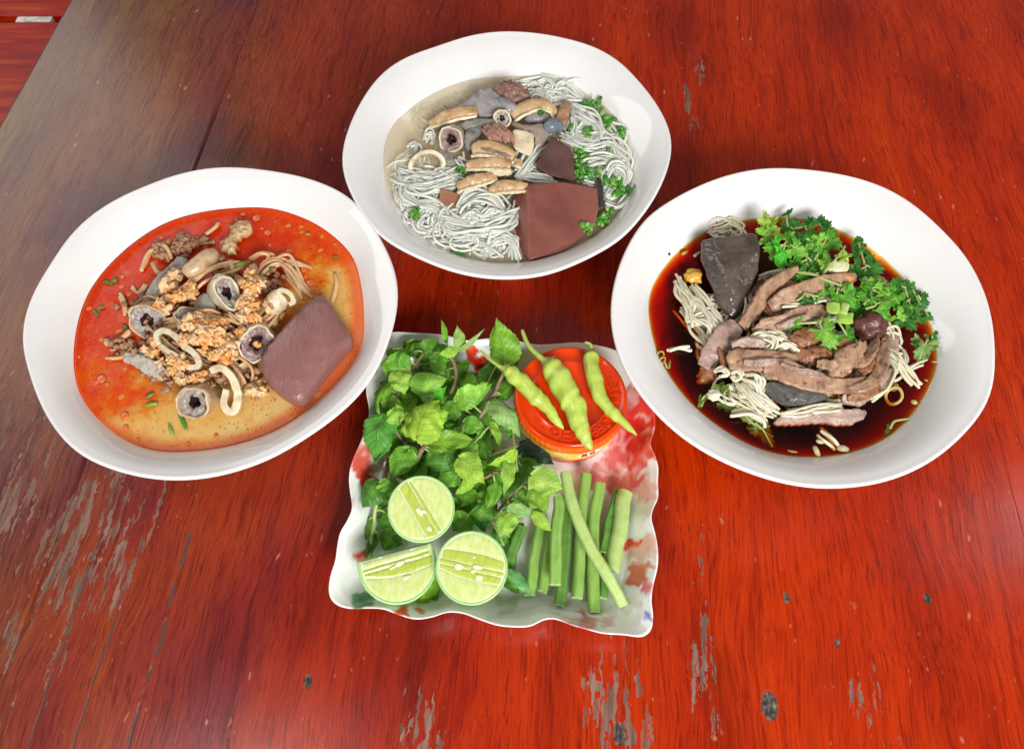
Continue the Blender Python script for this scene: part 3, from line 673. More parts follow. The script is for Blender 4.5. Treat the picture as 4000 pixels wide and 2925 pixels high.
lime((511,988), 168, .040, (.0, .12, 0), math.radians(-58),
     [((-1,0,0),(-.30,-.02,0),M_fl1), ((-.27,-.02,0),(.04,.0,0),M_fl2), ((.065,0,0),(.17,.02,0),M_fl2), ((.20,.02,0),(1,0,0),M_fl1)],
     [(.02,-.10,.16,.085,.1),(.10,.02,.09,.06,.3),(.62,-.10,.10,.075,.1)], "cut lime resting on the mint, its cut face striped diagonally")
lime((765,1285), 182, .036, (.0, .06, 0), math.radians(-13),
     [((-1,0,0),(-.34,-.05,.1),M_fl1), ((-.31,-.05,.1),(-.09,.0,0),M_fl2), ((-.06,0,0),(.06,.0,0),M_fl2), ((.09,.02,0),(.40,.03,-.1),M_fl2), ((.43,.03,-.1),(1,0,0),M_fl1)],
     [(-.38,-.06,.13,.10,.1),(.13,.05,.16,.07,.1),(.05,-.09,.09,.06,.4),(.24,-.22,.12,.09,.2),(-.02,.28,.05,.04,0)], "round cut lime at the tray front next to the long beans")
lime((393,1268), 196, .034, (.06, .16, 0), math.radians(17),
     [((-1,0,0),(-.30,-.05,.15),M_fl1), ((-.27,-.05,.15),(-.02,.02,0),M_fl2), ((.005,.02,0),(.10,.03,0),M_fl2), ((.125,.03,0),(1,0,0),M_fl1)],
     [(.02,.0,.15,.07,.2),(-.16,-.05,.12,.04,.3),(.12,-.38,.12,.06,.1)], "chopped lime with a straight top edge in the tray's lower left corner", chop=(.30, .25))

# ================================================================ LONG BEANS
M_bean = food("long_bean_skin", (.17, .36, .055), (.27, .46, .10), (.20, .38, .06), 160, .34, .5, 420, .12, stretch=(.4, .1))
M_beanp = food("long_bean_pale", (.34, .50, .14), (.42, .57, .20), (.36, .46, .10), 120, .34, .4, 420, .12)
M_beand = food("long_bean_dark", (.09, .22, .035), (.13, .29, .05), None, 160, .36, .4, 420, .1)
M_bcut = food("bean_cut", (.42, .60, .24), (.52, .68, .34), None, 300, .4, .2, 500, .2)
M_bhole = food("bean_core", (.12, .22, .05), (.2, .3, .08), None, 300, .6, .2, 500)
def bean(pts, wpx, label, mat, seed, groove=1):
    P = cr([V(x, y, z) for x, y, z in pts], 34, False); r = V.m(P[0], wpx)/2*1.0
    P = [p+Vector((N3((i*.09, seed*3.1, 0), 1)*.0014, 0, 0)) for i, p in enumerate(P)]
    root = thing("long_bean", (P[-1].x, P[-1].y, min(p.z for p in P)-r), label, "green bean", "cut long beans on the tray")
    fr = frames(P); rings = []; ns = 20
    for i, p in enumerate(P):
        tt = fr[i][0]; s = tt.cross(UPV).normalized(); u = s.cross(tt); ring = []
        bul = 1+.018*math.sin(i*1.15+seed)+.04*N3((i*.25, seed, 0), 1)
        for w in np.linspace(0, 2*math.pi, ns, endpoint=False):
            k = bul*(1-.26*groove*math.exp(-((math.cos(w-1.9+.12*seed % .6))-1)**2/.004))
            d = s*math.cos(w)+u*math.sin(w); ring.append(p+d*(r*k*(1+.04*N3(p+d*r, 240, seed))))
        rings.append(ring)
    mb = MB(); loft(mb, rings, False, False); mb.build("pod", mat, root)
    for e in (0, -1):
        mb = MB(); c = sum(rings[e], Vector())/ns; tt = fr[e][0]*(1 if e else -1)
        R2 = [[c+(q-c)*k+tt*(r*h) for q in rings[e]] for k, h in ((1.0, .0), (.93, .06), (.55, .05), (.35, .0), (.15, -.12))]
        loft(mb, R2, False, True); mb.build("cut_end", M_bcut, root)
        mb = MB(); loft(mb, [[c+(q-c)*k+tt*(r*h) for q in rings[e]] for k, h in ((.30, .03), (.16, .07), (.05, .07))], False, True); mb.build("pith_hole", M_bhole, root)
    return root
b0 = TB+.0075
bean([(1018,1080,b0),(975,1200,b0),(945,1320,b0)], 58, "dark long bean nearest the round cut lime", M_beand, 9)
bean([(1118,1020,b0+.001),(1085,1230,b0+.001),(1058,1425,b0)], 56, "long bean second from the round cut lime, a mint leaf touching its lower end", M_bean, 1)
bean([(1172,1080,b0+.0005),(1145,1250,b0),(1120,1408,b0)], 50, "narrow long bean between the leaf touched one and the raised short one", M_bean, 2)
bean([(1255,960,b0-.001),(1232,1220,b0-.001),(1207,1478,b0-.001)], 58, "long bean lying under the raised bean, its cut end just below it", M_beand, 3)
bean([(1203,930,b0+.013),(1196,1150,b0+.013),(1192,1372,b0+.011)], 60, "raised long bean on top of the pile with a grooved side and open cut end", M_bean, 4)
bean([(1335,815,b0+.002),(1315,1120,b0),(1300,1440,b0)], 58, "long bean crossing under the diagonal one near its upper end", M_bean, 5)
bean([(1450,1100,b0-.001),(1445,1280,b0-.001),(1432,1440,b0-.001)], 46, "short shaded long bean half hidden under the diagonal one", M_beand, 6)
bean([(1408,862,b0+.004),(1385,1060,b0+.002),(1375,1280,b0),(1388,1512,b0-.001)], 60, "long bean reaching lowest on the tray, passing under the diagonal one", M_bean, 7)
bean([(1497,895,b0),(1462,1050,b0),(1425,1210,b0)], 46, "darker long bean just left of the broad pale one", M_beand, 8)
bean([(1540,905,b0+.003),(1508,1090,b0+.002),(1470,1300,b0)], 78, "broad pale long bean nearest the tray's right rim", M_beanp, 10, 0)
bean([(1243,808,b0+.018),(1268,960,b0+.018),(1370,1190,b0+.014),(1450,1330,b0+.010),(1525,1475,b0+.004)], 60, "long bean lying diagonally on top of all the others", M_beanp, 12, 1)
# ================================================================ MINT
def leafmat(name, vein, trans=.25, freq=8.0):
    t = NT(name); uv = t.sep(t.uv()); u = uv[0]; v = t.math('ABSOLUTE', t.math('SUBTRACT', uv[1], .5))
    ph = t.math('FRACT', t.math('ADD', t.math('SUBTRACT', t.math('MULTIPLY', u, freq), t.math('MULTIPLY', v, 5.0)), t.math('MULTIPLY', t.noise(t.pos(), 150, 2), .5)))
    side = t.step(t.math('ABSOLUTE', t.math('SUBTRACT', ph, .5)), .13, .02)
    mid = t.step(v, .035, .012)
    ve = t.math('MAXIMUM', t.math('MULTIPLY', side, .55), mid)
    base = t.objcol(); n = t.noise(t.pos(), 160, 4, .6)
    c = t.mix(t.step(n, .35, .7), t.mix(1, base, (.6, .72, .7), 'MULTIPLY'), t.mix(1, base, (1.35, 1.18, 1.3), 'MULTIPLY'))
    c = t.mix(t.math('MULTIPLY', ve, vein), c, t.mix(1, base, (2.3, 1.65, 2.4), 'MULTIPLY'))
    bf = t.n('ShaderNodeNewGeometry').outputs['Backfacing']
    c = t.mix(t.math('MULTIPLY', bf, .4), c, t.mix(1, base, (1.5, 1.25, 2.2), 'MULTIPLY'))
    t.pbr(c, .42, .35); nb = t.bump(t.math('SUBTRACT', t.math('MULTIPLY', n, .8), t.math('MULTIPLY', t.math('MAXIMUM', side, mid), 1.0)), .6, .0009)
    tl_ = t.n('ShaderNodeBsdfTranslucent'); t.lk(t.mix(1, c, (1.35, 1.3, .5), 'MULTIPLY'), tl_.inputs[0])
    mx = t.n('ShaderNodeMixShader'); mx.inputs[0].default_value = trans; t.lk(t.b.outputs[0], mx.inputs[1]); t.lk(tl_.outputs[0], mx.inputs[2]); t.lk(mx.outputs[0], t.out.inputs[0])
    return t.m
M_mint = leafmat("mint_leaf", .42)
M_stem = food("mint_stem", (.16, .085, .055), (.25, .15, .09), (.20, .22, .07), 60, .4, .3, 700)
M_stemg = food("green_stem", (.28, .36, .10), (.36, .46, .16), None, 80, .4, .2, 700)
def mint_leaf(a, b, w, parent, color, up=(0, -.45, .9), arch=.12, fold=.25, curl=.0, seed=0, nu=21, nv=13, name="leaf"):
    """leaf from base a to tip b, full width w: serrated edge, quilted between veins, cupped and arched"""
    ax = b-a; ln = ax.length; ax = ax.normalized(); n = Vector(up).normalized()
    s = ax.cross(n).normalized(); n = s.cross(ax).normalized(); mb = MB(); uv = []
    for i in range(nu):
        u = i/(nu-1); hw = w/2*(math.sin(math.pi*min(1, u**.72*1.0))**.75 if 0 < u < 1 else 0)
        if u >= 1: hw = w*.012
        if u <= 0: hw = w*.05
        for j in range(nv):
            v = j/(nv-1)*2-1; av = abs(v)
            ser = 1+(.15*(((u*10+.2*seed) % 1)-.45) if av > .8 else 0)
            x = v*hw*ser
            z = arch*ln*4*u*(1-u)-arch*ln*.0 + fold*abs(x) - curl*(x*x)/max(w, 1e-4)*3
            z += .030*w*math.cos((u*8-av*2.5)*2*math.pi)*min(1, av*3)*(1-av*.3) if w > .006 else 0
            z += (.12*w)*N3((u*2.4, v*1.1, seed*.77), 1.6)+.075*w*av*math.sin(u*15+seed+v*2)
            bend = .10*ln*N3((u*1.2, seed*1.7, 2), 1.2)
            mb.v.append(tuple(a+ax*(u*ln-.15*ln*av*av*.4)+s*(x+bend)+n*z)); uv.append((u, (v+1)/2))
    for i in range(nu-1):
        for j in range(nv-1): mb.f.append((i*nv+j, (i+1)*nv+j, (i+1)*nv+j+1, i*nv+j+1))
    mb.uv = uv
    return mb.build(name, M_mint, parent, color=color)
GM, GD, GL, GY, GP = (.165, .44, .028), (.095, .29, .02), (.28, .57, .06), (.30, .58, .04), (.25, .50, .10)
# sprigs: label, stem path (crop x, y, z mm), stem radius px, stem material, leaves (base x,y,z, tip x,y,z, width px, colour, options)
SP = [
 ("mint sprig with one tall leaf standing up past the tray's far rim", [(780,575,30),(835,480,36),(890,385,41),(928,300,45)], 13, 0,
   [(938,268,47,890,28,62,165,GM,dict(fold=-.22,arch=-.05,up=(-.1,-.7,.7))),(850,460,42,1015,628,34,118,GP,dict(arch=.34,curl=.5,up=(.5,-.2,.8))),(905,420,40,985,330,34,90,GD,{}),(905,430,36,940,360,32,80,GM,{}),(690,470,38,872,352,44,110,GM,dict(arch=.15)),(700,420,42,850,360,46,120,GL,dict(arch=.25,up=(0,-.9,.4)))]),
 ("mint sprig topped by a small yellow green shoot on a bent brown stem", [(625,455,30),(662,400,36),(688,330,41),(672,255,44),(648,218,47)], 12, 0,
   [(690,190,49,596,208,50,58,GY,dict(arch=.1)),(650,215,49,655,172,52,50,GY,{}),(705,185,47,692,62,56,66,GP,dict(up=(.3,-.8,.5))),(690,190,46,835,85,58,32,GP,dict(up=(.2,-.8,.5))),(640,150,44,602,36,52,34,GM,dict(up=(.5,-.8,.3))),(560,200,38,690,250,40,110,GD,{}),(640,300,34,560,180,36,110,GD,{}),(650,330,34,760,250,34,110,GD,{}),(600,200,36,470,150,38,100,GD,{})]),
 ("mint sprig with broad yellow green leaf curled at the middle left of the heap", [(472,778,28),(508,700,36),(535,665,41),(560,645,45)], 13, 0,
   [(485,640,47,600,440,54,200,GY,dict(arch=.30,curl=.6,up=(-.3,-.4,.85))),(560,560,50,652,500,50,80,GY,dict(arch=.1)),(470,620,44,440,500,47,120,GY,dict(arch=.2,up=(-.6,-.3,.7))),(555,660,46,795,650,44,105,(.2,.46,.03),dict(arch=.12,fold=.35,up=(0,-.2,1))),(555,650,46,580,560,46,60,GY,dict(up=(.6,-.3,.6))),(400,560,42,385,455,45,110,GL,dict(up=(-.4,-.5,.7))),(560,690,36,725,745,34,150,GD,dict(fold=.1)),(550,700,34,660,800,30,120,GD,{})]),
 ("mint sprig at the tray's upper left with broad quilted leaves below the curry bowl", [(360,560,26),(368,470,32),(400,400,36),(470,290,40),(520,200,40)], 11, 0,
   [(450,290,44,300,262,46,165,GM,dict(arch=.2,up=(-.1,-.6,.75))),(450,250,44,330,190,44,110,GM,dict(arch=.12,up=(0,-.8,.6))),(395,290,46,430,420,42,120,GL,dict(arch=.22)),(365,330,40,292,530,36,92,GM,dict(arch=.2,up=(-.7,-.2,.6))),(375,350,38,330,520,30,100,GM,dict(up=(.4,-.3,.8))),(345,430,36,420,480,36,60,GL,{}),(475,200,36,420,150,34,120,GD,{}),(500,240,34,600,150,34,110,GD,{})]),
 ("mint sprig in the heap's centre with two cupped upright leaves", [(520,620,24),(560,520,32),(560,430,38)], 10, 1,
   [(465,380,45,645,322,48,125,GL,dict(arch=.36,curl=.7,up=(0,-.6,.8))),(520,420,42,640,375,46,140,(.09,.44,.02),dict(arch=.15,fold=.3,up=(.2,-.9,.4))),(545,400,46,525,460,42,70,GP,{}),(560,470,38,660,420,38,100,GD,{}),(640,520,38,700,430,38,110,GD,{})]),
 ("mint sprig hanging over the tray's left rim with one large pointed leaf", [(420,660,26),(385,600,32),(365,540,37)], 9, 0,
   [(330,515,40,282,765,30,178,(.11,.38,.04),dict(fold=-.1,arch=.10,up=(-.25,-.45,.85))),(455,690,36,362,845,32,130,GM,dict(arch=.1,up=(-.3,-.5,.8))),(440,680,34,480,800,30,90,GM,{}),(400,640,28,310,720,20,90,GD,{})]),
 ("mint sprig at the left beside the diagonally striped lime", [(250,1240,12),(265,1100,16),(285,960,24),(315,860,30)], 12, 1,
   [(300,855,33,212,985,28,140,(.08,.25,.03),dict(arch=.05,up=(-.2,-.5,.8))),(305,850,34,350,905,33,72,GM,{}),(270,1120,14,235,1250,12,50,GD,{}),(250,1040,18,235,1150,14,40,GD,{}),(310,1120,12,420,1170,14,110,GD,{}),(330,1000,16,350,1130,14,100,GD,{})]),
 ("mint sprig in front of the jar with bright serrated leaves", [(700,760,28),(790,835,36),(900,805,38),(1000,800,34)], 9, 0,
   [(700,735,44,838,862,42,135,(.26,.52,.05),dict(arch=.14,up=(.1,-.4,.9))),(780,850,42,682,922,38,58,GY,dict(arch=.1)),(985,690,44,838,770,42,66,GY,dict(arch=.25,up=(0,-.8,.6))),(950,738,43,932,925,40,78,GL,dict(fold=.3,up=(.4,-.4,.8))),(885,850,38,838,1005,33,80,GM,dict(up=(-.3,-.4,.8))),(855,560,40,915,690,38,52,GY,dict(fold=.3,up=(.5,-.2,.8))),(965,560,36,960,640,34,70,GM,{}),(740,660,38,790,740,36,80,GL,dict(up=(.5,-.3,.8))),(720,560,36,840,590,36,90,GM,{}),(820,590,36,800,640,36,50,GL,{}),(990,760,26,900,860,22,110,GD,{})]),
 ("mint sprig with drooping leaves over the upper ends of the long beans", [(895,1000,28),(940,950,34),(990,900,37),(1040,850,38)], 9, 0,
   [(1065,825,46,1228,905,42,150,GL,dict(arch=.16,up=(.1,-.5,.8))),(1080,880,42,1135,1030,38,125,(.17,.42,.03),dict(arch=.1,up=(.3,-.4,.8))),(950,985,42,1090,1010,40,72,GP,dict(arch=.1)),(1070,1020,42,1170,1102,38,66,(.28,.52,.04),dict(arch=.12)),(962,1012,41,908,1135,38,112,GL,dict(arch=.14,up=(-.2,-.4,.85))),(970,1060,36,1035,1040,36,20,GP,{}),(1050,900,38,1030,1000,36,90,GM,{})]),
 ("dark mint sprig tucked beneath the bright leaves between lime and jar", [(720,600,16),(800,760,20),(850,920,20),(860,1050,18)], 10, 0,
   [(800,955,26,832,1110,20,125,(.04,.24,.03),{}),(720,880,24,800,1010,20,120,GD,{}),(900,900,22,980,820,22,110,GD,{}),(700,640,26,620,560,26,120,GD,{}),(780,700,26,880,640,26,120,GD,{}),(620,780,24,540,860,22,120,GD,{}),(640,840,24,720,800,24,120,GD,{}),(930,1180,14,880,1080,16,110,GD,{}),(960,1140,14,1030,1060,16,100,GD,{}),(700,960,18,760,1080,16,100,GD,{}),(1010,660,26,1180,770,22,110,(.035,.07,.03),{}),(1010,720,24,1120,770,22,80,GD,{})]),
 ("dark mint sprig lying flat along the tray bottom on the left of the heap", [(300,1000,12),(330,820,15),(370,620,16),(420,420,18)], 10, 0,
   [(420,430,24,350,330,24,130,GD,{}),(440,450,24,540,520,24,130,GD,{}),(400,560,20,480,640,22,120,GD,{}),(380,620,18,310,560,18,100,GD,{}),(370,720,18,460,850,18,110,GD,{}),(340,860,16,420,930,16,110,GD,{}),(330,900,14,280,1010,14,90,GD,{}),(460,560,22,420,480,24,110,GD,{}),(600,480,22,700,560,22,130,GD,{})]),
 ("small mint sprig poking out under the chopped lime at the tray front", [(600,1330,12),(570,1355,12),(545,1385,12)], 7, 1,
   [(585,1345,16,470,1502,14,72,(.22,.5,.03),dict(fold=.3)),(560,1380,14,585,1460,12,70,(.1,.36,.03),{}),(430,1440,11,330,1490,10,70,GD,{})]),
 ("small mint leaf sprig wedged between the round cut lime and long beans", [(900,1290,11),(940,1300,14),(958,1310,17)], 7, 1,
   [(955,1300,22,1078,1435,17,62,(.13,.4,.07),dict(arch=.06)),(940,1330,12,1000,1420,10,80,GD,{})]),
]
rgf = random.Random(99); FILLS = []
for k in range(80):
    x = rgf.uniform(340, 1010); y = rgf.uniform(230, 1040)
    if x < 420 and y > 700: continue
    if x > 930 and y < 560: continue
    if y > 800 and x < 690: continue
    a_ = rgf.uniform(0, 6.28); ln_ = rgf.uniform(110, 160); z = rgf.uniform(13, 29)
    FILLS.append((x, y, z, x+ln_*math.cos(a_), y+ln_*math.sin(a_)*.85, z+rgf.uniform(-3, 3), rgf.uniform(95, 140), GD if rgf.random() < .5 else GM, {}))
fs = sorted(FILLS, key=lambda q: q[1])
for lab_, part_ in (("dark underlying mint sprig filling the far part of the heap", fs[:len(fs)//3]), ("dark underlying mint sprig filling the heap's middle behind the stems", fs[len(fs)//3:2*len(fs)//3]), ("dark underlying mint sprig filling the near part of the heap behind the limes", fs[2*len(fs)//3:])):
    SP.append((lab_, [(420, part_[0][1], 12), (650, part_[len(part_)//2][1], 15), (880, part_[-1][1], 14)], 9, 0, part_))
for si, (lab, st, sr, sm_, lv) in enumerate(SP):
    pts = cr([V(x, y, z/1000) for x, y, z in st], 22, False); r = V.m(pts[0], sr)
    root = thing("mint_sprig", pts[0], lab, "mint", "mint sprigs heaped on the tray")
    mb = MB(); pts = [p+Vector((N3(p, 120, si), N3(p, 120, si+5), 0))*.001 for p in pts]
    tube(mb, pts, lambda u: r*(1-.35*u)*(1+.25*max(0, math.cos(u*18))**6), 9); mb.build("stem", M_stem if sm_ == 0 else M_stemg, root)
    for li, (x0, y0, z0, x1, y1, z1, w, col, op) in enumerate(lv):
        a = V(x0, y0, z0/1000); b = V(x1, y1, z1/1000)
        rr = random.Random(si*50+li); o = dict(up=(rr.uniform(-.35, .35), -.45+rr.uniform(-.25, .2), .85), arch=rr.uniform(.05, .2), fold=rr.uniform(-.15, .3), curl=rr.uniform(0, .4)); o.update(op)
        k = rr.uniform(.85, 1.15); c = (col[0]*k*rr.uniform(.9, 1.15), col[1]*k, col[2]*k*rr.uniform(.85, 1.2))
        mint_leaf(a, b, V.m(a, w*1.03), root, c, seed=si*13+li, **o)
        # petiole from the nearest stem point
        q = min(pts, key=lambda p: (p-a).length)
        if .002 < (q-a).length < .045:
            mb = MB(); md = (q+a)/2+Vector((0, 0, .002)); tube(mb, cr([q, md, a+(b-a)*.06], 9, False), V.m(a, 5 if w > 70 else 4), 7); mb.build("petiole", M_stemg, root)
# ================================================================ FOOD HELPERS
S = ZS
def strands(mb, crop, guide, count, spread, rpx, seed=0, zs=.0012, seg=7, n=46, wob=.0014):
    """bundle of noodle strands following a guide line of (x, y, height above broth in mm)"""
    rg = random.Random(seed); P0 = crop(guide[0][0], guide[0][1], S); r = crop.m(P0, rpx)
    for k in range(count):
        ox, oy, oz = rg.gauss(0, spread*.5), rg.gauss(0, spread*.5), rg.uniform(-1, 1)*zs
        conv = rg.uniform(.4, 1.3)
        g = [crop(x+ox*(conv if i in (0, len(guide)-1) else 1)+rg.gauss(0, spread*.12), y+oy*(conv if i in (0, len(guide)-1) else 1)+rg.gauss(0, spread*.12), S+z/1000+oz) for i, (x, y, z) in enumerate(guide)]
        P = cr(g, n, False); o = rg.uniform(0, 50)
        P = [p+Vector((N3(p, 60, o), N3(p, 60, o+3), N3(p, 60, o+6)*.5))*wob for p in P]
        rr = r*rg.uniform(.85, 1.1)
        tube(mb, P, lambda u: rr*(.6 if u < .02 or u > .98 else 1), seg)
def loops(mb, crop, c, rad, count, rpx, seed=0, z=(0, 4), turns=1.3):
    rg = random.Random(seed); r = crop.m(crop(*c, S), rpx)
    for k in range(count):
        a0 = rg.uniform(0, 6.28); R0 = rad*rg.uniform(.45, 1.0); e = rg.uniform(.6, .95); ph = rg.uniform(0, 3.14); tn = turns*rg.uniform(.6, 1.3)
        cx_, cy_ = c[0]+rg.gauss(0, rad*.3), c[1]+rg.gauss(0, rad*.25); g = []
        for i in range(12):
            a = a0+i/11*6.28*tn; rr = R0*(1+.12*math.sin(a*1.7+ph))*(1-.25*i/11)
            x = rr*math.cos(a); y = rr*e*math.sin(a)
            g.append(crop(cx_+x*math.cos(ph)-y*math.sin(ph), cy_+(x*math.sin(ph)+y*math.cos(ph))*.85, S+rg.uniform(*z)/1000))
        rad_ = r*rg.uniform(.85, 1.1); tube(mb, cr(g, 70, False), rad_, 7)
def viewdir(p): return (CAM-p).normalized()
def gut(crop, c, z, rpx, rpy, roll, off, length, wall, name, m_out, m_in, label, cat, group=None, seed=0, hole=.35, noise_=.2, depth=.35, plug=True):
    """cut piece of tube: c opening centre (crop px), off = (dx, dy) lean of the opening away from the viewer, length in px"""
    p = crop(*c, S+z/1000); v = viewdir(p); Xi = Vector((1, 0, 0)); Xi = (Xi-v*Xi.dot(v)).normalized(); Yi = v.cross(Xi)
    N = (v+Xi*off[0]-Yi*off[1]).normalized(); X = (Xi-N*Xi.dot(N)).normalized(); Y = N.cross(X); a = math.radians(roll)
    X, Y = X*math.cos(a)-Y*math.sin(a), Y*math.cos(a)+X*math.sin(a)
    ra, rb, ln = crop.m(p, rpx), crop.m(p, rpy), crop.m(p, length); n = 44
    th = thing(name, p-N*ln*.5, label, cat, group)
    def ring(k, h, nz=noise_): return [p+(X*(ra*k*math.cos(w))+Y*(rb*k*math.sin(w)))*(1+nz*N3((math.cos(w)*1.1, math.sin(w)*1.1, h*90+seed*3), 1.3)+.3*nz*N3((math.cos(w)*4, math.sin(w)*4, seed), 1))+N*h for w in np.linspace(0, 2*math.pi, n, endpoint=False)]
    t_ = wall*ra; mb = MB()
    loft(mb, [ring(.80, -ln), ring(.96, -ln*.9), ring(1.02, -ln*.5), ring(1.0, -ln*.15), ring(.99, -t_*.35), ring(1-wall*.3, 0), ring(1-wall*.7, -t_*.05), ring(1-wall, -t_*.5), ring(1-wall*1.1, -ln*depth)], True if plug else False, False)
    mb.build("tube_wall", m_out, th)
    if plug:
        mb = MB(); R = []
        kin = 1-wall*.95
        for k in (1.0, .92, .8, .66, .52, .42, .34, .26, .12):
            ins = max(0, (hole+.12-k)/(hole+.12))
            ring_ = []
            for i, w in enumerate(np.linspace(0, 2*math.pi, n, endpoint=False)):
                kk = k*(1+.22*(1-k)*math.sin(3*w+seed)+.2*(1-k)*math.sin(5*w+seed*2)); q = X*(ra*kin*kk*math.cos(w))+Y*(rb*kin*kk*math.sin(w))
                ring_.append(p+q+N*(-t_*.5-ln*.04-ins*ln*.8+ra*.16*N3(q, 420, seed)+ra*.06*math.sin(k*20+2*math.sin(3*w))))
            R.append(ring_)
        loft(mb, R[:6], False, False); mb.build("lining", m_in, th); mb = MB(); loft(mb, R[5:], False, True); mb.build("lumen", M_lumen, th)
    return th
def lumps(crop, spots, name, mat, label, cat, group, rough=.5, colors=None, seed=0, fq=1.7, flat=(1, .85, .7), names=None):
    for i, (x, y, z, r, *ex) in enumerate(spots):
        mb = MB(); p = crop(x, y, S+z/1000); lump(mb, p, crop.m(p, r), seed+i*1.37, rough, 3, flat, fq)
        col = colors[i % len(colors)] if colors else None
        tag(mb.build(name, mat, color=col), label(i, ex) if callable(label) else label, cat, group)
def ringbit(crop, x, y, z, r, h, name, mat, color, label, cat, group, seed=0, open_=1.0, tilt=(0, 0)):
    p = crop(x, y, S+z/1000); v = (viewdir(p)+Vector((tilt[0], tilt[1], 0))).normalized(); X = v.orthogonal().normalized(); Y = v.cross(X); R_, H_ = crop.m(p, r), crop.m(p, h); mb = MB(); n = 16
    def ring(k, hh): return [p+(X*math.cos(w)*(1+.1*math.sin(seed+2*w))+Y*math.sin(w)*.85)*(R_*k)+v*(H_*hh) for w in np.linspace(0, 2*math.pi, n, endpoint=False)]
    rs = [ring(.95, -1), ring(1, -.8), ring(1, .8), ring(.93, 1), ring(.75, .95), ring(.68, .6), ring(.66, -1), ring(.95, -1)]
    loft(mb, rs, False, False)
    return tag(mb.build(name, mat, color=color), label, cat, group)
def flake(crop, x, y, z, w, l, ang, name, mat, color, label, cat, group, seed=0, th=2):
    """small curved piece of chopped leaf or stalk with thickness"""
    c, s = math.cos(ang), math.sin(ang); rg = random.Random(seed); P = []
    for u in (-.5, 0, .5):
        P.append(crop(x+c*l*u, y+s*l*u, S+(z+rg.uniform(-.5, .5)+(1.0 if u == 0 else 0))/1000))
    ww = crop.m(P[0], w)
    o = strip(P, [ww*.8, ww, ww*.75], crop.m(P[0], th), name, mat, .0001, seed, 8, up=(UPV+Vector((rg.uniform(-.4, .4), rg.uniform(-.4, .4), 0))).normalized(), arch=ww*.25, color=color)
    return tag(o, label, cat, group)
M_mince = food("fried_mince", (.52, .24, .085), (.78, .53, .29), (.65, .36, .15), 330, .42, .6, 700, .1, objmix=True)
M_blood = food("blood_cake", (.22, .095, .085), (.27, .125, .115), None, 60, .17, 1.0, 420, .03, fleck=((.13, .04, .03), 420, .70), stretch=(.18, .9), bdist=.0009)
M_blood.node_tree.nodes["Principled BSDF"].inputs["Coat Weight"].default_value = .0; M_blood.node_tree.nodes["Principled BSDF"].inputs["Coat Roughness"].default_value = .12
M_blood2 = food("blood_cake_red", (.185, .060, .046), (.235, .078, .060), (.16, .05, .04), 26, .33, .15, 300, .06)
M_gutout = food("intestine_wall", (.42, .27, .14), (.56, .41, .25), (.34, .20, .10), 110, .32, .3, 400, .15)
M_gutpale = food("intestine_pale", (.54, .46, .30), (.66, .59, .43), (.44, .34, .20), 130, .32, .3, 400, .15)
M_gutgrey = food("intestine_lining_grey", (.20, .16, .135), (.37, .325, .29), (.12, .09, .08), 330, .30, .9, 420, .05)
M_gutdark = food("intestine_lining_dark", (.10, .05, .05), (.30, .20, .19), (.16, .09, .09), 300, .28, 1.0, 380, .05)
M_lumen = food("lumen_shade", (.02, .010, .012), (.07, .035, .035), None, 300, .25, .8, 420)  # shade of the deep hole put into a near-black colour
M_tripe = food("tripe_grey", (.19, .18, .15), (.30, .28, .24), (.14, .135, .12), 120, .34, .5, 380)
M_tripe2 = food("tripe_bluegrey", (.16, .17, .19), (.27, .25, .25), (.35, .32, .31), 90, .34, .5, 380)
M_tan = food("tripe_tan", (.36, .20, .085), (.52, .33, .165), (.64, .49, .30), 120, .34, .35, 330, .12)
M_cream = food("fat_cream", (.58, .46, .27), (.72, .64, .46), (.50, .36, .19), 90, .34, .3, 330, .15)
M_noodO = food("noodle_stained", (.60, .32, .13), (.66, .44, .24), (.56, .22, .07), 70, .3, .1, 300, .1)
M_noodW = food("noodle_white", (.66, .70, .60), (.76, .78, .70), None, 90, .2, .1, 300, .5, sssr=(1, 1, .95))
M_noodC = food("noodle_cream", (.62, .57, .38), (.74, .70, .54), None, 90, .22, .1, 300, .4, sssr=(1, .95, .8))
for m_ in (M_noodW,): m_.node_tree.nodes["Principled BSDF"].inputs["Subsurface Scale"].default_value = .006
M_scal = food("scallion", (.8, .8, .8), (1, 1, 1), None, 200, .3, .2, 600, .1, objmix=True)
M_scum = food("stewed_mince", (.24, .10, .05), (.42, .22, .12), (.32, .14, .07), 400, .45, .7, 800)
SG = [(.06, .26, .02), (.09, .33, .03), (.16, .40, .05), (.05, .20, .03), (.30, .46, .12)]
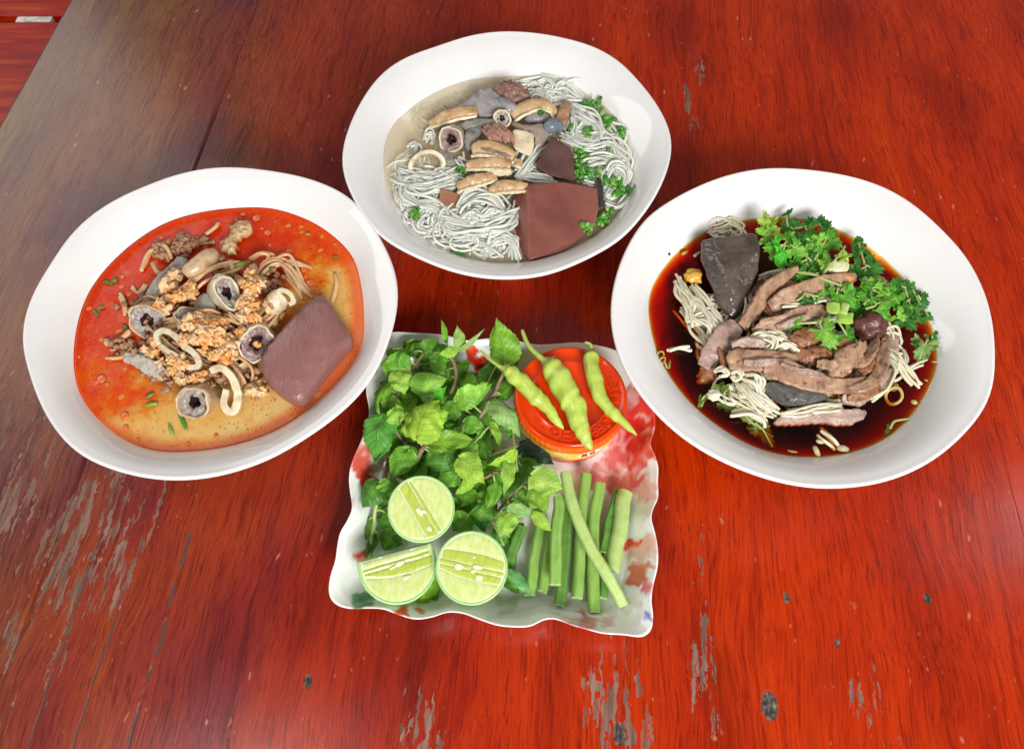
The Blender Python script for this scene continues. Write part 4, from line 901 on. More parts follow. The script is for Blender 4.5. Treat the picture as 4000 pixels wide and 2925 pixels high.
# ================================================================ LEFT BOWL: curry noodle soup
mb = MB()
for g, c, sp, r in [([(1230,640,2),(1290,560,6),(1360,540,5),(1420,620,2),(1460,700,-2)], 7, 40, 9), ([(1060,600,3),(1085,540,7),(1100,600,5),(1160,640,3)], 3, 20, 10), ([(1180,520,4),(1240,490,7),(1285,500,5),(1250,560,3)], 4, 22, 9), ([(1390,600,1),(1440,660,1),(1480,720,-1)], 5, 30, 9), ([(1190,560,5),(1200,600,6),(1200,640,3)], 2, 10, 15), ([(1600,600,0),(1610,650,.6),(1580,740,-1)], 1, 5, 10), ([(870,415,.2),(930,440,1),(1000,435,.5)], 1, 5, 9), ([(960,400,0),(1010,365,.8),(1020,350,0)], 2, 8, 10),
                    ([(530,700,0),(555,740,1),(560,790,0)], 2, 12, 10), ([(450,940,-.4),(520,920,1),(580,880,2)], 2, 10, 12), ([(690,470,1),(740,470,3),(780,530,1)], 3, 20, 10), ([(640,580,0),(680,490,2.2),(730,480,1)], 2, 8, 12), ([(690,540,0),(720,590,1.2),(770,600,0)], 2, 8, 10), ([(590,660,0),(620,690,1),(660,650,1)], 2, 12, 9), ([(1290,870,2),(1310,840,4),(1340,800,3)], 2, 10, 10), ([(800,960,8),(900,1010,9),(1000,1060,6)], 3, 25, 9), ([(1300,530,1),(1390,540,1.2),(1480,560,-1)], 3, 25, 9), ([(480,1010,-.6),(550,1000,.6),(600,960,1)], 2, 14, 9)]:
    strands(mb, L, g, c, sp, r, seed=int(g[0][0]), n=30)
for g, c, sp in [([(780,860,8),(880,830,12),(980,800,13),(1060,830,11)], 8, 60), ([(680,900,4),(760,990,8),(880,1070,8),(960,1130,5)], 8, 60), ([(960,1000,10),(1060,1010,12),(1140,1080,8),(1150,1180,3)], 8, 50), ([(840,700,8),(930,640,11),(1030,580,9),(1120,560,5)], 8, 60), ([(1100,800,12),(1180,840,13),(1240,800,10),(1290,740,6)], 8, 60), ([(640,760,2),(720,720,7),(800,740,9)], 6, 50)]:
    strands(mb, L, g, c, sp, 8, seed=int(g[0][0]*3), n=26)
tag(mb.build("noodles", M_noodO), "orange stained noodle strands tangled in the curry soup", "noodles", kind="stuff")
# slab of blood cake
o = pad([L(x, y, S+z/1000) for x, y, z in [(1515,698,13),(1560,715,13),(1610,790,12),(1680,905,10),(1640,965,10),(1560,1060,10),(1480,1160,10),(1420,1226,10),(1330,1190,11),(1262,1130,12),(1225,1060,13),(1228,1005,13),(1290,920,15),(1370,830,15),(1450,750,14)]], .017, "blood_cake", M_blood, dome=.004, amp=.0006, fq=170, n=64, seed=5, jit=.0002, round_=.955)
tag(o, "thick purple brown slab of blood cake lying at the right of the curry soup", "blood cake")
# cut intestines
gut(L, (885,1240), 11, 88, 92, 20, (-.55, .25), 190, .20, "intestine_piece", M_gutout, M_gutgrey, "stubby intestine tube with grey open end, frontmost in the curry soup", "intestine", "intestine pieces in the curry soup", 1, .36)
gut(L, (1072,690), 19, 98, 62, 62, (.35, -.1), 110, .20, "intestine_piece", M_gutpale, M_gutgrey, "pale oval intestine ring with dark slit at the top of the curry pile", "intestine", "intestine pieces in the curry soup", 2, .34)
gut(L, (662,830), 10, 92, 88, 0, (-.30, .20), 110, .16, "intestine_piece", M_gutout, M_gutgrey, "round grey intestine ring at the left side of the curry pile", "intestine", "intestine pieces in the curry soup", 3, .30)
gut(L, (1215,945), 13, 86, 100, 20, (.1, .1), 130, .15, "intestine_piece", M_gutpale, M_gutdark, "dark hollow intestine ring touching the left end of the blood cake slab", "intestine", "intestine pieces in the curry soup", 4, .5)
gut(L, (890,815), 13, 82, 60, 10, (.15, -.5), 90, .14, "intestine_piece", M_gutout, M_gutgrey, "half buried intestine ring just above the crumbs in the curry", "intestine", "intestine pieces in the curry soup", 5, .35)
def bandloop(crop, pts, w, th, mat, label, seed=0, name="intestine_strip", cat="intestine", grp="intestine pieces in the curry soup", up=UPV):
    P = [crop(x, y, S+z/1000) for x, y, z in pts]; ww = crop.m(P[0], w)
    return tag(strip(P, [ww*.8, ww, ww, ww*.8], crop.m(P[0], th), name, mat, .0004, seed, 40, up=up), label, cat, grp)
bandloop(L, [(730,950,12),(715,900,14),(750,880,16),(800,900,16),(850,950,16),(910,1000,15),(925,1050,12),(880,1060,12),(820,1010,13),(770,980,12),(735,950,11)], 30, 28, M_gutpale, "thin pale intestine loop among the crumbs at the left of the curry pile", 3)
bandloop(L, [(985,1080,16),(1040,1065,17),(1095,1120,14),(1120,1200,8),(1105,1270,4),(1075,1280,4),(1050,1240,6),(1065,1170,9)], 40, 30, M_cream, "folded pale intestine flap hanging beside the stubby tube in the curry", 4)
gut(L, (1120,1010), 8, 60, 50, 0, (-.5, -.7), 190, .3, "intestine_piece", M_gutout, M_gutdark, "smooth tan intestine tube below the crumbs, left of the blood cake slab", "intestine", "intestine pieces in the curry soup", 6, .3)
gut(L, (1075,880), 12, 42, 40, 0, (.5, -.7), 130, .3, "intestine_piece", M_gutout, M_gutdark, "narrow tan intestine tube standing between crumbs and the dark hollow ring", "intestine", "intestine pieces in the curry soup", 7, .3)
def sausage(crop, pts, w, mat, name, label, cat, grp, seed=0, prof=(.55, .95, 1, 1, .9, .5), squash=None):
    P = cr([crop(x, y, S+z/1000) for x, y, z in pts], 30, False); r = crop.m(P[0], w)/2; mb = MB()
    P = [p+Vector((N3(p, 200, seed), N3(p, 200, seed+3), N3(p, 200, seed+6)))*.0008 for p in P]
    tube(mb, P, lambda u: r*np.interp(u, np.linspace(0, 1, len(prof)), prof)*(1+.10*N3((u*6, seed, 0), 1.2)), 16, squash=squash, up=UPV)
    return tag(mb.build(name, mat), label, cat, grp)
sausage(L, [(860,605,10),(930,550,12),(1005,490,10)], 92, M_gutout, "intestine_piece", "rolled tan intestine lying at the upper left of the curry pile", "intestine", "intestine pieces in the curry soup", 8)
sausage(L, [(1275,780,8),(1310,735,14),(1345,700,16)], 105, M_cream, "intestine_piece", "plump cream coloured bud above the blood cake slab in the curry", "intestine", "intestine pieces in the curry soup", 9)
bandloop(L, [(1310,690,21),(1345,680,22.5),(1380,700,22),(1395,735,20),(1370,750,20)], 24, 22, M_gutpale, "pale curled rim of fat on the plump cream bud in the curry", 6, "fat_curl", "fat")
o = strip([L(x, y, S+z/1000) for x, y, z in [(850,525,6),(800,590,7),(740,650,6),(690,720,4)]], [L.m(L(800,600,S), w) for w in (60, 75, 85, 70)], .004, "tripe_strip", M_tripe, .0005, 4); tag(o, "flat grey green tripe strip beneath the rolled tan intestine in the curry", "tripe", "tripe in the curry soup")
o = strip([L(x, y, S+z/1000) for x, y, z in [(565,1010,3),(630,1030,5),(700,1070,5),(780,1110,4)]], [L.m(L(650,1050,S), w) for w in (40, 70, 75, 55)], .004, "tripe_strip", food("tripe_spiky", (.36,.33,.29), (.52,.47,.40), (.26,.22,.18), 420, .4, 1.0, 650), .0012, 9); tag(o, "rough grey tripe strip at the curry pile's lower left edge", "tripe", "tripe in the curry soup")
o = pad([L(x, y, S+z/1000) for x, y, z in [(590,985,3),(640,968,5),(690,990,6),(660,1020,4),(600,1010,3)]], .004, "tripe_strip", M_tripe, seed=3); tag(o, "small dark tripe piece poking out above the rough grey strip", "tripe", "tripe in the curry soup")
o = pad([L(x, y, S+z/1000) for x, y, z in [(960,690,12),(1000,740,12),(1000,800,10),(960,820,8),(900,780,8),(910,720,10)]], .006, "tripe_piece", M_tripe, seed=6); tag(o, "shadowed grey tripe piece between the oval ring and the crumbs", "tripe", "tripe in the curry soup")
# torn tan meat at the top of the curry
for pts, lab, sd in [([(1040,430,3),(1085,395,6),(1110,420,7),(1100,480,6),(1060,485,4),(1030,460,3)], "torn orange tan meat piece floating near the top of the curry", 4), ([(1075,365,4),(1120,338,6),(1170,340,7),(1178,385,6),(1140,400,6),(1110,420,6),(1085,395,5)], "curled meat scrap at the very top of the curry soup", 8)]:
    o = pad([L(x, y, S+z/1000) for x, y, z in pts], .005, "meat_piece", M_tan, dome=.002, amp=.0022, fq=330, seed=sd, jit=.0014); tag(o, lab, "meat")
# crumbled fried pork
rg = random.Random(5)
CR = [(1.0, 1.0, 1.0), (1.05, .9, .7), (1.1, .75, .42), (1.0, 1.05, 1.1)]
spots = []
WHERE = ["at the centre of the heap", "just right of the heap's centre", "below the oval pale ring's right end", "above the dark hollow ring", "inside the curve of the thin pale loop", "on the left shoulder of the heap", "above the folded pale flap", "along the thin pale loop's lower side", "just above the stubby tube", "between loop and flap", "below the rolled tan intestine", "touching the rolled tan intestine", "beside the round grey ring", "beside the blood cake's lower left corner", "at the left edge of the heap", "left of the dark hollow ring"]
for ci, (x, y, z, dx, dy, n, r0) in enumerate([(930,860,19,100,50,20,28), (1000,900,18,70,50,11,26), (1195,640,20,40,60,12,26), (1180,770,20,70,50,17,26), (870,930,16,60,35,9,24), (720,960,10,60,40,10,20), (1070,960,17,80,50,14,28), (830,1040,12,90,50,16,24), (920,1100,12,80,35,12,24), (1040,1000,16,70,45,10,28), (850,690,13,70,50,12,27), (800,640,11,40,40,5,34), (740,760,11,60,40,8,20), (1205,1165,5,35,50,8,28), (700,1000,7,40,40,6,20), (1140,900,15,20,60,6,22)]):
    for k in range(n): spots.append((x+rg.gauss(0, dx*.5), y+rg.gauss(0, dy*.5), z+rg.uniform(-3, 1.5), r0*rg.uniform(.55, 1.25), ci))
CN = ["golden", "orange tinted", "deep orange", "pale"]
lumps(L, spots, "pork_crumb", M_mince, (lambda i, ex: "%s fried pork crumb %s" % (CN[i % 4], WHERE[ex[0]])), "pork crumb", "fried pork crumbs on the curry", 1.25, CR, 2, 1.5)
mb = MB()
for (x, y, z, dx, dy, n, r) in [(850,450,1.2,80,40,46,20), (760,480,1,60,50,20,16), (560,950,.6,70,50,34,16), (720,1080,3,60,50,34,15), (1280,640,5,70,50,30,18), (1060,590,5,60,50,36,18), (940,1080,6,170,80,90,17), (1010,810,8,200,120,120,17), (760,880,5,130,110,80,17), (800,700,5,110,80,60,17), (1200,1130,1.2,50,70,18,17), (600,760,1,60,60,20,15)]:
    for k in range(n):
        p = L(x+rg.gauss(0, dx*.55), y+rg.gauss(0, dy*.55), S+(z+rg.uniform(-1.5, 2.5))/1000); lump(mb, p, L.m(p, r*rg.uniform(.5, 1.2)), rg.uniform(0, 90), 1.5, 2, (1, .8, .7), 1.2)
tag(mb.build("stewed_mince", M_scum), "brown stewed mince under and around the curry toppings", "mince", kind="stuff")
for i, (x, y, w, l, a, c) in enumerate([(1140,546,22,75,-.3,2), (1280,570,20,45,.6,3), (575,770,18,34,.3,1), (840,1325,22,95,1.15,0), (690,1245,18,60,-.25,2), (680,1200,14,50,-.5,1), (780,1375,20,55,1.2,2), (470,640,18,50,.2,3), (505,628,16,40,-.6,0), (410,790,16,42,.9,3), (435,760,15,36,-.4,0), (555,860,16,36,.6,3), (1600,515,14,26,.4,3), (1465,400,12,22,.2,4)]):
    flake(L, x, y, .5 if i not in (0, 1) else 7, w, l, a, "scallion_piece", M_scal, SG[c], ["bright green scallion piece among the noodle strands of the curry", "green scallion piece right of the noodle strands in the curry", "green scallion piece touching the round grey intestine ring", "longest dark green scallion piece, by the stubby intestine tube", "upper of two green scallion pieces left of the stubby tube", "short pale scallion piece just above its twin in the curry", "pale green scallion piece nearest the curry's front edge", "left scallion piece of the pair near the curry's upper left edge", "right scallion piece of the pair near the curry's upper left edge", "lower scallion piece by the curry's left edge", "upper scallion piece by the curry's left edge", "scallion piece between grey ring and the curry's left edge", "tiny scallion piece by the curry's upper right edge", "tiniest pale scallion bit in the red part of the curry, upper right"][i], "scallion", "scallion pieces in the curry soup", i)

t = NT("curry_bubble"); t.pbr((.62, .13, .03), .08, .6)
for i, (x, y, r) in enumerate([(1145,302,13),(1210,320,20),(1265,392,17),(1238,372,9),(440,1118,24),(470,1145,12),(415,1135,9),(555,1300,22),(560,1360,16),(1375,485,16),(1110,330,10),(330,1010,9),(545,610,12),(1445,575,18),(1480,640,22),(1520,690,12),(870,1440,10),(1010,1400,12),(1600,450,10),(620,1420,9)]):
    p = L(x, y, S); v, f = ico(2); r_ = L.m(p, r); mb = MB(); mb.add([p+Vector((q.x*r_, q.y*r_, q.z*r_*.2)) for q in v], f)
    tag(mb.build("broth_bubble", t.m), "%s %s of the curry broth" % (["small oily bubble", "round oily bubble"][r > 14], ["at the far edge", "in the upper red part", "in the upper red part", "in the upper red part", "at the lower left", "at the lower left", "at the lower left", "near the front left edge", "near the front left edge", "in the right red part", "at the far edge", "at the leftmost edge", "at the upper left", "in the right orange part", "in the right orange part", "above the blood cake", "at the front edge", "in front of the stubby tube", "at the upper right edge", "at the front left rim"][i]), "bubble", "oily bubbles on the curry broth")
# ================================================================ TOP BOWL: clear noodle soup
mb = MB()
for g, c, sp, r in [([(430,960,-1),(520,1010,2),(650,1020,3.5),(760,980,3),(800,950,2)], 16, 45, 11), ([(450,960,-2),(450,1080,1),(530,1140,2),(660,1170,2.5),(720,1240,3),(740,1330,2)], 9, 28, 11), ([(730,1260,3),(850,1290,5),(1000,1280,6),(1130,1240,5),(1160,1190,3)], 16, 36, 11), ([(830,1180,5),(870,1120,8),(940,1080,9),(1030,1100,8),(1090,1170,5)], 12, 30, 11), ([(850,1240,5),(900,1200,9),(960,1220,8),(1020,1180,9),(1100,1200,6)], 9, 26, 11), ([(960,1460,-1),(1020,1400,1),(1100,1370,3),(1160,1400,3),(1190,1490,0)], 11, 26, 11), ([(620,1350,-1),(760,1340,1),(900,1330,2.5),(1050,1370,1.5),(1120,1440,-1)], 12, 50, 11), ([(700,1400,-2),(850,1390,0),(980,1420,-1)], 8, 40, 11), ([(1020,1290,5),(1015,1350,4.5),(1010,1400,3)], 2, 8, 12),
                    ([(1400,740,5),(1330,800,6),(1250,900,6),(1190,990,4)], 14, 34, 11), ([(1180,960,4),(1280,960,4),(1400,990,3),(1440,1020,1)], 9, 32, 11), ([(1530,530,3),(1610,580,5),(1690,640,5),(1710,710,4),(1640,740,3),(1560,700,2)], 12, 30, 11), ([(1500,700,3),(1580,740,4),(1680,760,5),(1790,750,3),(1850,850,1)], 9, 30, 11), ([(1770,740,2),(1840,790,3),(1880,860,2),(1880,950,0)], 9, 36, 11), ([(1650,880,4),(1710,855,5),(1790,870,4),(1870,900,1)], 7, 24, 11), ([(1760,960,3),(1790,910,5),(1850,900,4),(1890,950,2),(1880,1030,0)], 7, 20, 11), ([(1290,420,1),(1350,400,3),(1400,440,3),(1390,480,2)], 9, 34, 11), ([(1380,440,1),(1480,440,2.5),(1560,480,1),(1620,540,-1)], 14, 50, 11), ([(1250,380,-1),(1400,370,-.5),(1540,420,-1)], 9, 34, 11), ([(1760,1150,2),(1820,1170,2),(1880,1120,1),(1910,1060,-1)], 3, 10, 12),
                    ([(490,780,-.5),(530,760,1),(540,800,1),(520,830,-1)], 3, 10, 10), ([(600,740,0),(620,690,1.5),(660,700,1),(640,760,0)], 3, 12, 10), ([(360,930,-1.5),(420,890,-.5),(500,860,1)], 2, 10, 10), ([(370,1140,-2),(420,1180,-1),(480,1230,0)], 4, 24, 10), ([(620,1000,2),(560,980,2),(500,1010,1)], 5, 24, 11), ([(1600,990,2),(1680,1000,1),(1740,960,1)], 6, 30, 11), ([(1540,560,4),(1560,640,4),(1540,700,3)], 6, 24, 11), ([(820,860,3),(840,900,4),(900,930,4)], 5, 24, 11), ([(1760,620,-.5),(1830,700,0),(1860,760,0)], 7, 36, 11), ([(730,950,2),(790,980,3),(840,1010,3)], 5, 20, 12)]:
    strands(mb, T, g, int(c*1.7), sp*1.7, r*.78, seed=int(g[0][0]+g[0][1]), n=40, wob=.0032, zs=.002)
loops(mb, T, (600,1250), 130, 13, 8.5, 4, (0, 3)); loops(mb, T, (1830,950), 80, 9, 8.5, 5, (1, 3)); loops(mb, T, (950,1220), 75, 10, 8.5, 6, (5, 9)); loops(mb, T, (600,1000), 110, 6, 8.5, 8, (-1, 1.5)); loops(mb, T, (1700,800), 130, 10, 8.5, 9, (-2, 1)); loops(mb, T, (800,1330), 160, 10, 8.5, 12, (-3, 0)); loops(mb, T, (520,880), 130, 7, 8.5, 14, (-4, -1)); loops(mb, T, (1500,500), 120, 10, 8.5, 15, (-3, 0)); loops(mb, T, (800,500), 180, 9, 8.5, 16, (-7, -3)); loops(mb, T, (1000,1000), 160, 18, 8.5, 17, (-3, 1)); loops(mb, T, (1300,900), 140, 15, 8.5, 18, (-3, 1)); loops(mb, T, (1780,1060), 90, 9, 8.5, 19, (-2, 1))
loops(mb, T, (560,1080), 150, 12, 8, 41, (-2, 2)); loops(mb, T, (820,1250), 170, 14, 8, 42, (1, 5)); loops(mb, T, (1750,880), 140, 12, 8, 43, (-1, 3)); loops(mb, T, (1000,1420), 130, 10, 8, 44, (-2, 1)); loops(mb, T, (1600,620), 120, 10, 8, 45, (0, 4)); loops(mb, T, (480,1000), 120, 6, 8, 46, (-4, -1)); loops(mb, T, (620,560), 120, 5, 7, 47, (-6, -2))
tag(mb.build("noodles", M_noodW), "translucent white rice noodle strands swirling through the clear soup", "noodles", kind="stuff")
# big cube of blood cake
o = chunk([T(x, y, S+z/1000) for x, y, z in [(1150,1110,2),(1190,1062,7),(1258,1032,16),(1300,1018,15.5),(1480,1008,15.5),(1600,1025,14),(1705,1050,12),(1718,1180,8),(1685,1310,4),(1490,1460,1),(1265,1512,4),(1200,1480,-6),(1150,1330,-4), (1180,1150,-14),(1700,1150,-14),(1640,1350,-15),(1300,1530,-15)]], "blood_cake", M_blood2, .0010, 3, .0003, 120, 3)
tag(o, "big reddish brown blood cake cube at the lower right of the clear soup", "blood cake")
o = chunk([T(x, y, S+z/1000) for x, y, z in [(1412,715,15),(1440,730,15),(1535,790,12),(1562,900,9),(1548,1005,5),(1400,965,8),(1305,912,11),(1380,800,-4),(1540,1000,-6),(1320,930,3),(1410,990,0)]], "liver_chunk", food("liver_dark", (.075,.034,.030), (.115,.055,.050), None, 60, .38, .3, 420), .0014, 3, .0005, 200, 5)
tag(o, "dark wedge of liver behind the big blood cake cube in the clear soup", "liver", "liver in the clear soup")
o = chunk([T(x, y, S+z/1000) for x, y, z in [(692,1048,6),(770,1070,6),(858,1108,6),(838,1205,4),(760,1185,4),(688,1155,4),(700,1060,-3),(850,1120,-3),(830,1215,-4),(690,1170,-4)]], "liver_chunk", food("liver_brown", (.27,.115,.06), (.36,.17,.10), None, 60, .36, .25, 420, .1), .0012, 2, .0004, 200, 6)
tag(o, "small square brown liver piece among noodles at the left of the clear soup", "liver", "liver in the clear soup")
o = chunk([T(x, y, S+z/1000) for x, y, z in [(1690,995,7),(1735,980,7),(1752,1080,6),(1748,1175,4),(1712,1185,3),(1700,1090,5),(1700,1000,-4),(1740,1170,-4)]], "liver_chunk", food("liver_black", (.030,.022,.024), (.05,.036,.038), None, 60, .35, .25, 420), .0012, 2, .0004, 200, 7)
tag(o, "black narrow liver strip standing at the right side of the big blood cake cube", "liver", "liver in the clear soup")
GT = "intestine pieces in the clear soup"
gut(T, (605,905), 4, 122, 92, -14, (-.05, .12), 60, .27, "intestine_ring", M_gutpale, M_tripe, "large cream intestine ring lying at the left of the clear soup", "intestine", GT, 1, .1, .05, .8, False)
gut(T, (758,738), 8, 84, 88, 0, (-.2, .1), 130, .17, "intestine_ring", M_gutpale, M_gutdark, "round intestine ring with dark purple core in the clear soup", "intestine", GT, 2, .42)
gut(T, (1092,600), 13, 54, 62, -25, (.0, .1), 50, .26, "intestine_ring", M_gutpale, M_gutgrey, "small pale intestine ring below the blue grey tripe in the clear soup", "intestine", GT, 3, .3)
def tstrip(pts, w, th, mat, lab, seed=0, name="tripe_strip", arch=0, up=UPV):
    P = [T(x, y, S+z/1000) for x, y, z in pts]; o = strip(P, [T.m(P[0], q) for q in w], th*.62, name, mat, .0008, seed, 34, arch=arch, up=up)
    if mat is M_tan:
        Q = [T(x, y+w[min(i, len(w)-1)]*.47, S+z/1000-th*.15) for i, (x, y, z) in enumerate(pts)]
        strip(Q, [T.m(P[0], 17)]*3, th*.75, "cut_edge", M_cream, .0006, seed+2, 30, parent=o, up=Vector((0, -.9, .45)))
    return tag(o, lab, "tripe", "tripe strips in the clear soup")
tstrip([(625,635,3),(700,600,7),(800,565,9),(930,550,9)], (45, 80, 85, 70), .005, M_tan, "tan tripe strip at the upper left, beside the blue grey tripe", 1, arch=.0015)
tstrip([(1160,590,8),(1230,535,13),(1330,505,14),(1400,530,11),(1425,580,7)], (90, 95, 80, 60), .005, M_tan, "arched tan tripe strip under the brown meat in the clear soup", 2, arch=.002)
tstrip([(900,800,11),(970,785,14),(1070,800,14),(1170,850,11)], (85, 105, 100, 70), .006, M_tan, "folded tan tripe strip, topmost of the central column in the clear soup", 3, arch=.002)
tstrip([(960,800,16.5),(1050,815,17),(1150,850,14)], (10, 16, 12), .002, M_gutdark, "dark slit edge of tripe lying across the topmost folded strip", 33)
tstrip([(865,900,9),(960,890,12),(1060,885,13),(1150,905,12)], (55, 75, 85, 70), .006, M_tan, "tan tripe strip second from the top of the central column", 4, arch=.002)
tstrip([(1000,945,11),(1080,950,12.5),(1150,945,11)], (30, 45, 40), .004, M_cream, "cream coloured tripe edge below the second central strip", 14)
tstrip([(805,1045,7),(890,1005,11),(970,985,12),(1055,965,11)], (60, 85, 80, 60), .006, M_tan, "slanting tan tripe strip left of the lowest one in the central column", 5, arch=.002)
tstrip([(1010,1070,9),(1090,1035,12.5),(1170,1035,13),(1260,1040,13)], (60, 85, 80, 50), .006, M_tan, "lowest tan tripe strip running under the big blood cake cube", 6, arch=.002)
tstrip([(1160,880,9),(1195,885,11),(1215,900,9)], (40, 50, 35), .004, M_tan, "short tan tripe end peeking out right of the central column", 16)
def tpad(pts, th, mat, name, lab, cat, seed=0, dome=.002, amp=.0007, grp=None, jit=.0005):
    return tag(pad([T(x, y, S+z/1000) for x, y, z in pts], th, name, mat, dome=dome, amp=amp, seed=seed, jit=jit), lab, cat, grp)
tpad([(800,530,5),(880,470,9),(930,420,13),(1010,395,15),(1080,450,15),(1180,520,12),(1150,570,10),(1040,580,9),(950,590,8),(930,560,8)], .005, M_tripe2, "tripe_piece", "blue grey tripe fold at the top of the clear soup", "tripe", 2, .003, .0012)
tpad([(1075,460,15.5),(1130,470,14.5),(1195,520,13),(1185,560,11),(1120,545,12),(1080,500,14)], .003, M_tripe2, "tripe_piece", "overlapping right flap of the blue grey tripe fold", "tripe", 5, .002, .0008)
tpad([(1030,400,13),(1080,360,15),(1140,345,16),(1220,385,15),(1275,440,12),(1262,480,10),(1200,505,10),(1120,460,13),(1060,430,13)], .008, food("lung_meat", (.15,.07,.055), (.27,.14,.11), (.20,.10,.085), 240, .42, .8, 500), "meat_chunk", "crumbly dark brown meat chunk at the top of the clear soup", "meat", 8, .003, .0026, jit=.001)
for i in range(11):
    rg = random.Random(i+70); x = 1000+i*14; y = 655+abs(i-5)*6+rg.uniform(-10, 10)
    o = strip([T(x-35, y-15, S+.013), T(x+5, y+25, S+.0155), T(x+30, y+90+rg.uniform(-20, 20), S+.012)], [T.m(T(x, y, S), w) for w in (14, 24, 16)], .003, "meat_shred", food("shred_red", (.27,.12,.085), (.40,.21,.15), None, 260, .4, .6, 700) if i == 0 else bpy.data.materials["shred_red"], .0008, i)
    tag(o, ["leftmost", "second from left", "third from left", "fourth from left", "fifth from left", "middle", "fifth from right", "fourth from right", "third from right", "second from right", "rightmost"][i]+" reddish brown meat shred in the middle of the clear soup", "meat shred", "meat shreds in the clear soup")
o = chunk([T(x, y, S+z/1000) for x, y, z in [(1160,668,14),(1240,672,15),(1302,695,14),(1300,780,12),(1280,850,9),(1190,820,11),(1150,770,12),(1160,690,2),(1290,840,0),(1300,700,2)]], "fat_piece", M_cream, .0022, 3, .0007, 200, 4); tag(o, "cream and tan fatty piece right of the meat shreds in the clear soup", "fat")
tpad([(1150,622,12),(1250,640,14),(1375,640,14),(1390,735,10),(1310,785,8),(1300,690,12),(1230,665,13)], .005, food("stomach_grey", (.22,.17,.14), (.32,.26,.21), None, 80, .36, .3, 400), "stomach_piece", "folded grey brown stomach piece right of the cream fatty piece", "stomach", 6, .002)
sausage(T, [(1380,660,12),(1420,650,14),(1475,640,12)], 90, food("slate_smooth", (.10,.12,.155), (.20,.225,.27), None, 50, .28, .2, 300), "gizzard_piece", "smooth slate blue gizzard piece near the dark liver wedge", "gizzard", None, 3)
tpad([(1440,600,8),(1480,500,10),(1520,485,11),(1540,510,10),(1520,580,9),(1495,660,8),(1465,640,8)], .004, food("skin_brown", (.27,.13,.065), (.42,.25,.15), None, 200, .38, .6, 500), "skin_strip", "upright brown skin strip left of the right hand noodles in the clear soup", "skin", 4, .001)
tpad([(850,700,8),(900,660,10),(960,640,11),(945,720,10),(900,790,8),(860,790,7)], .004, M_tripe, "tripe_piece", "plain grey tripe piece right of the dark cored ring", "tripe", 7)
tpad([(690,800,1.5),(760,820,3),(800,870,3),(790,920,1.5),(730,920,.5),(690,870,.5)], .004, M_tripe, "tripe_piece", "sunken grey tripe piece between the two large intestine rings", "tripe", 9)
tpad([(820,640,7),(920,600,10),(1040,605,11),(1030,640,10),(900,670,9)], .004, M_tripe, "tripe_piece", "thin grey tripe edge below the upper left tan strip", "tripe", 12)
sausage(T, [(1240,600,8),(1320,600,9),(1390,600,8)], 80, M_tripe2, "gizzard_piece", "dark gizzard piece in the hollow of the arched tan strip", "gizzard", None, 5)
rg = random.Random(21)
GS = "chopped scallion in the clear soup"
SHADE = {0: "green", 1: "mid green", 2: "bright green", 3: "dark green", 4: "pale yellow green"}
for (x, y, dx, dy, n, z, lab) in [(1660,510,50,45,18,2,"at the upper right rim"), (1760,610,75,50,16,1.5,"above the right hand noodle curls"), (1850,690,30,40,10,1,"touching the right rim, level with the slate gizzard"), (1620,670,50,30,11,4.5,"inside the right noodle curl"), (1600,830,60,60,20,3.5,"right of the dark liver wedge"), (1640,930,75,55,26,3.5,"above the black liver strip"), (1800,1010,55,45,20,3,"right of the black liver strip"), (1865,1060,35,45,13,1.5,"against the right rim below the noodle curls"), (1760,1230,55,45,20,2.5,"below the black liver strip"), (1650,1310,40,35,11,5,"on the big blood cake's lower right corner"), (535,1200,28,45,12,3,"in the left noodle loop"), (835,940,20,25,5,5,"right of the large cream ring"), (1340,560,25,15,4,13,"under the arched tan strip"), (1810,790,20,20,4,3,"within the far right noodle swirl"), (890,1040,40,20,4,4,"under the slanting tan strip")]:
    for k in range(n):
        px_, py_ = x+rg.gauss(0, dx*.55), y+rg.gauss(0, dy*.55); ci = rg.choice((0, 0, 1, 1, 2, 3, 4)); c = SG[ci]; zz = z+rg.uniform(-1, 2)
        if rg.random() < .22: ringbit(T, px_, py_, zz, rg.uniform(12, 18), rg.uniform(7, 14), "scallion_piece", M_scal, c, "%s chopped scallion ring %s" % (SHADE[ci], lab), "scallion", GS, k, tilt=(rg.uniform(-.8, .8), rg.uniform(-.5, .8)))
        else: flake(T, px_, py_, zz, rg.uniform(24, 40), rg.uniform(32, 60), rg.uniform(0, 3), "scallion_piece", M_scal, c, "%s chopped scallion flake %s" % (SHADE[ci], lab), "scallion", GS, k)
flake(T, 808, 1472, .5, 34, 105, .32, "scallion_leaf", M_scal, (.05, .17, .02), "flat green scallion leaf at the bottom edge of the clear soup", "scallion", None, 1)
flake(T, 1925, 1068, 5, 16, 100, -1.05, "scallion_leaf", M_scal, (.06, .17, .04), "thin green scallion leaf stuck to the right wall of the clear soup bowl", "scallion", None, 2)
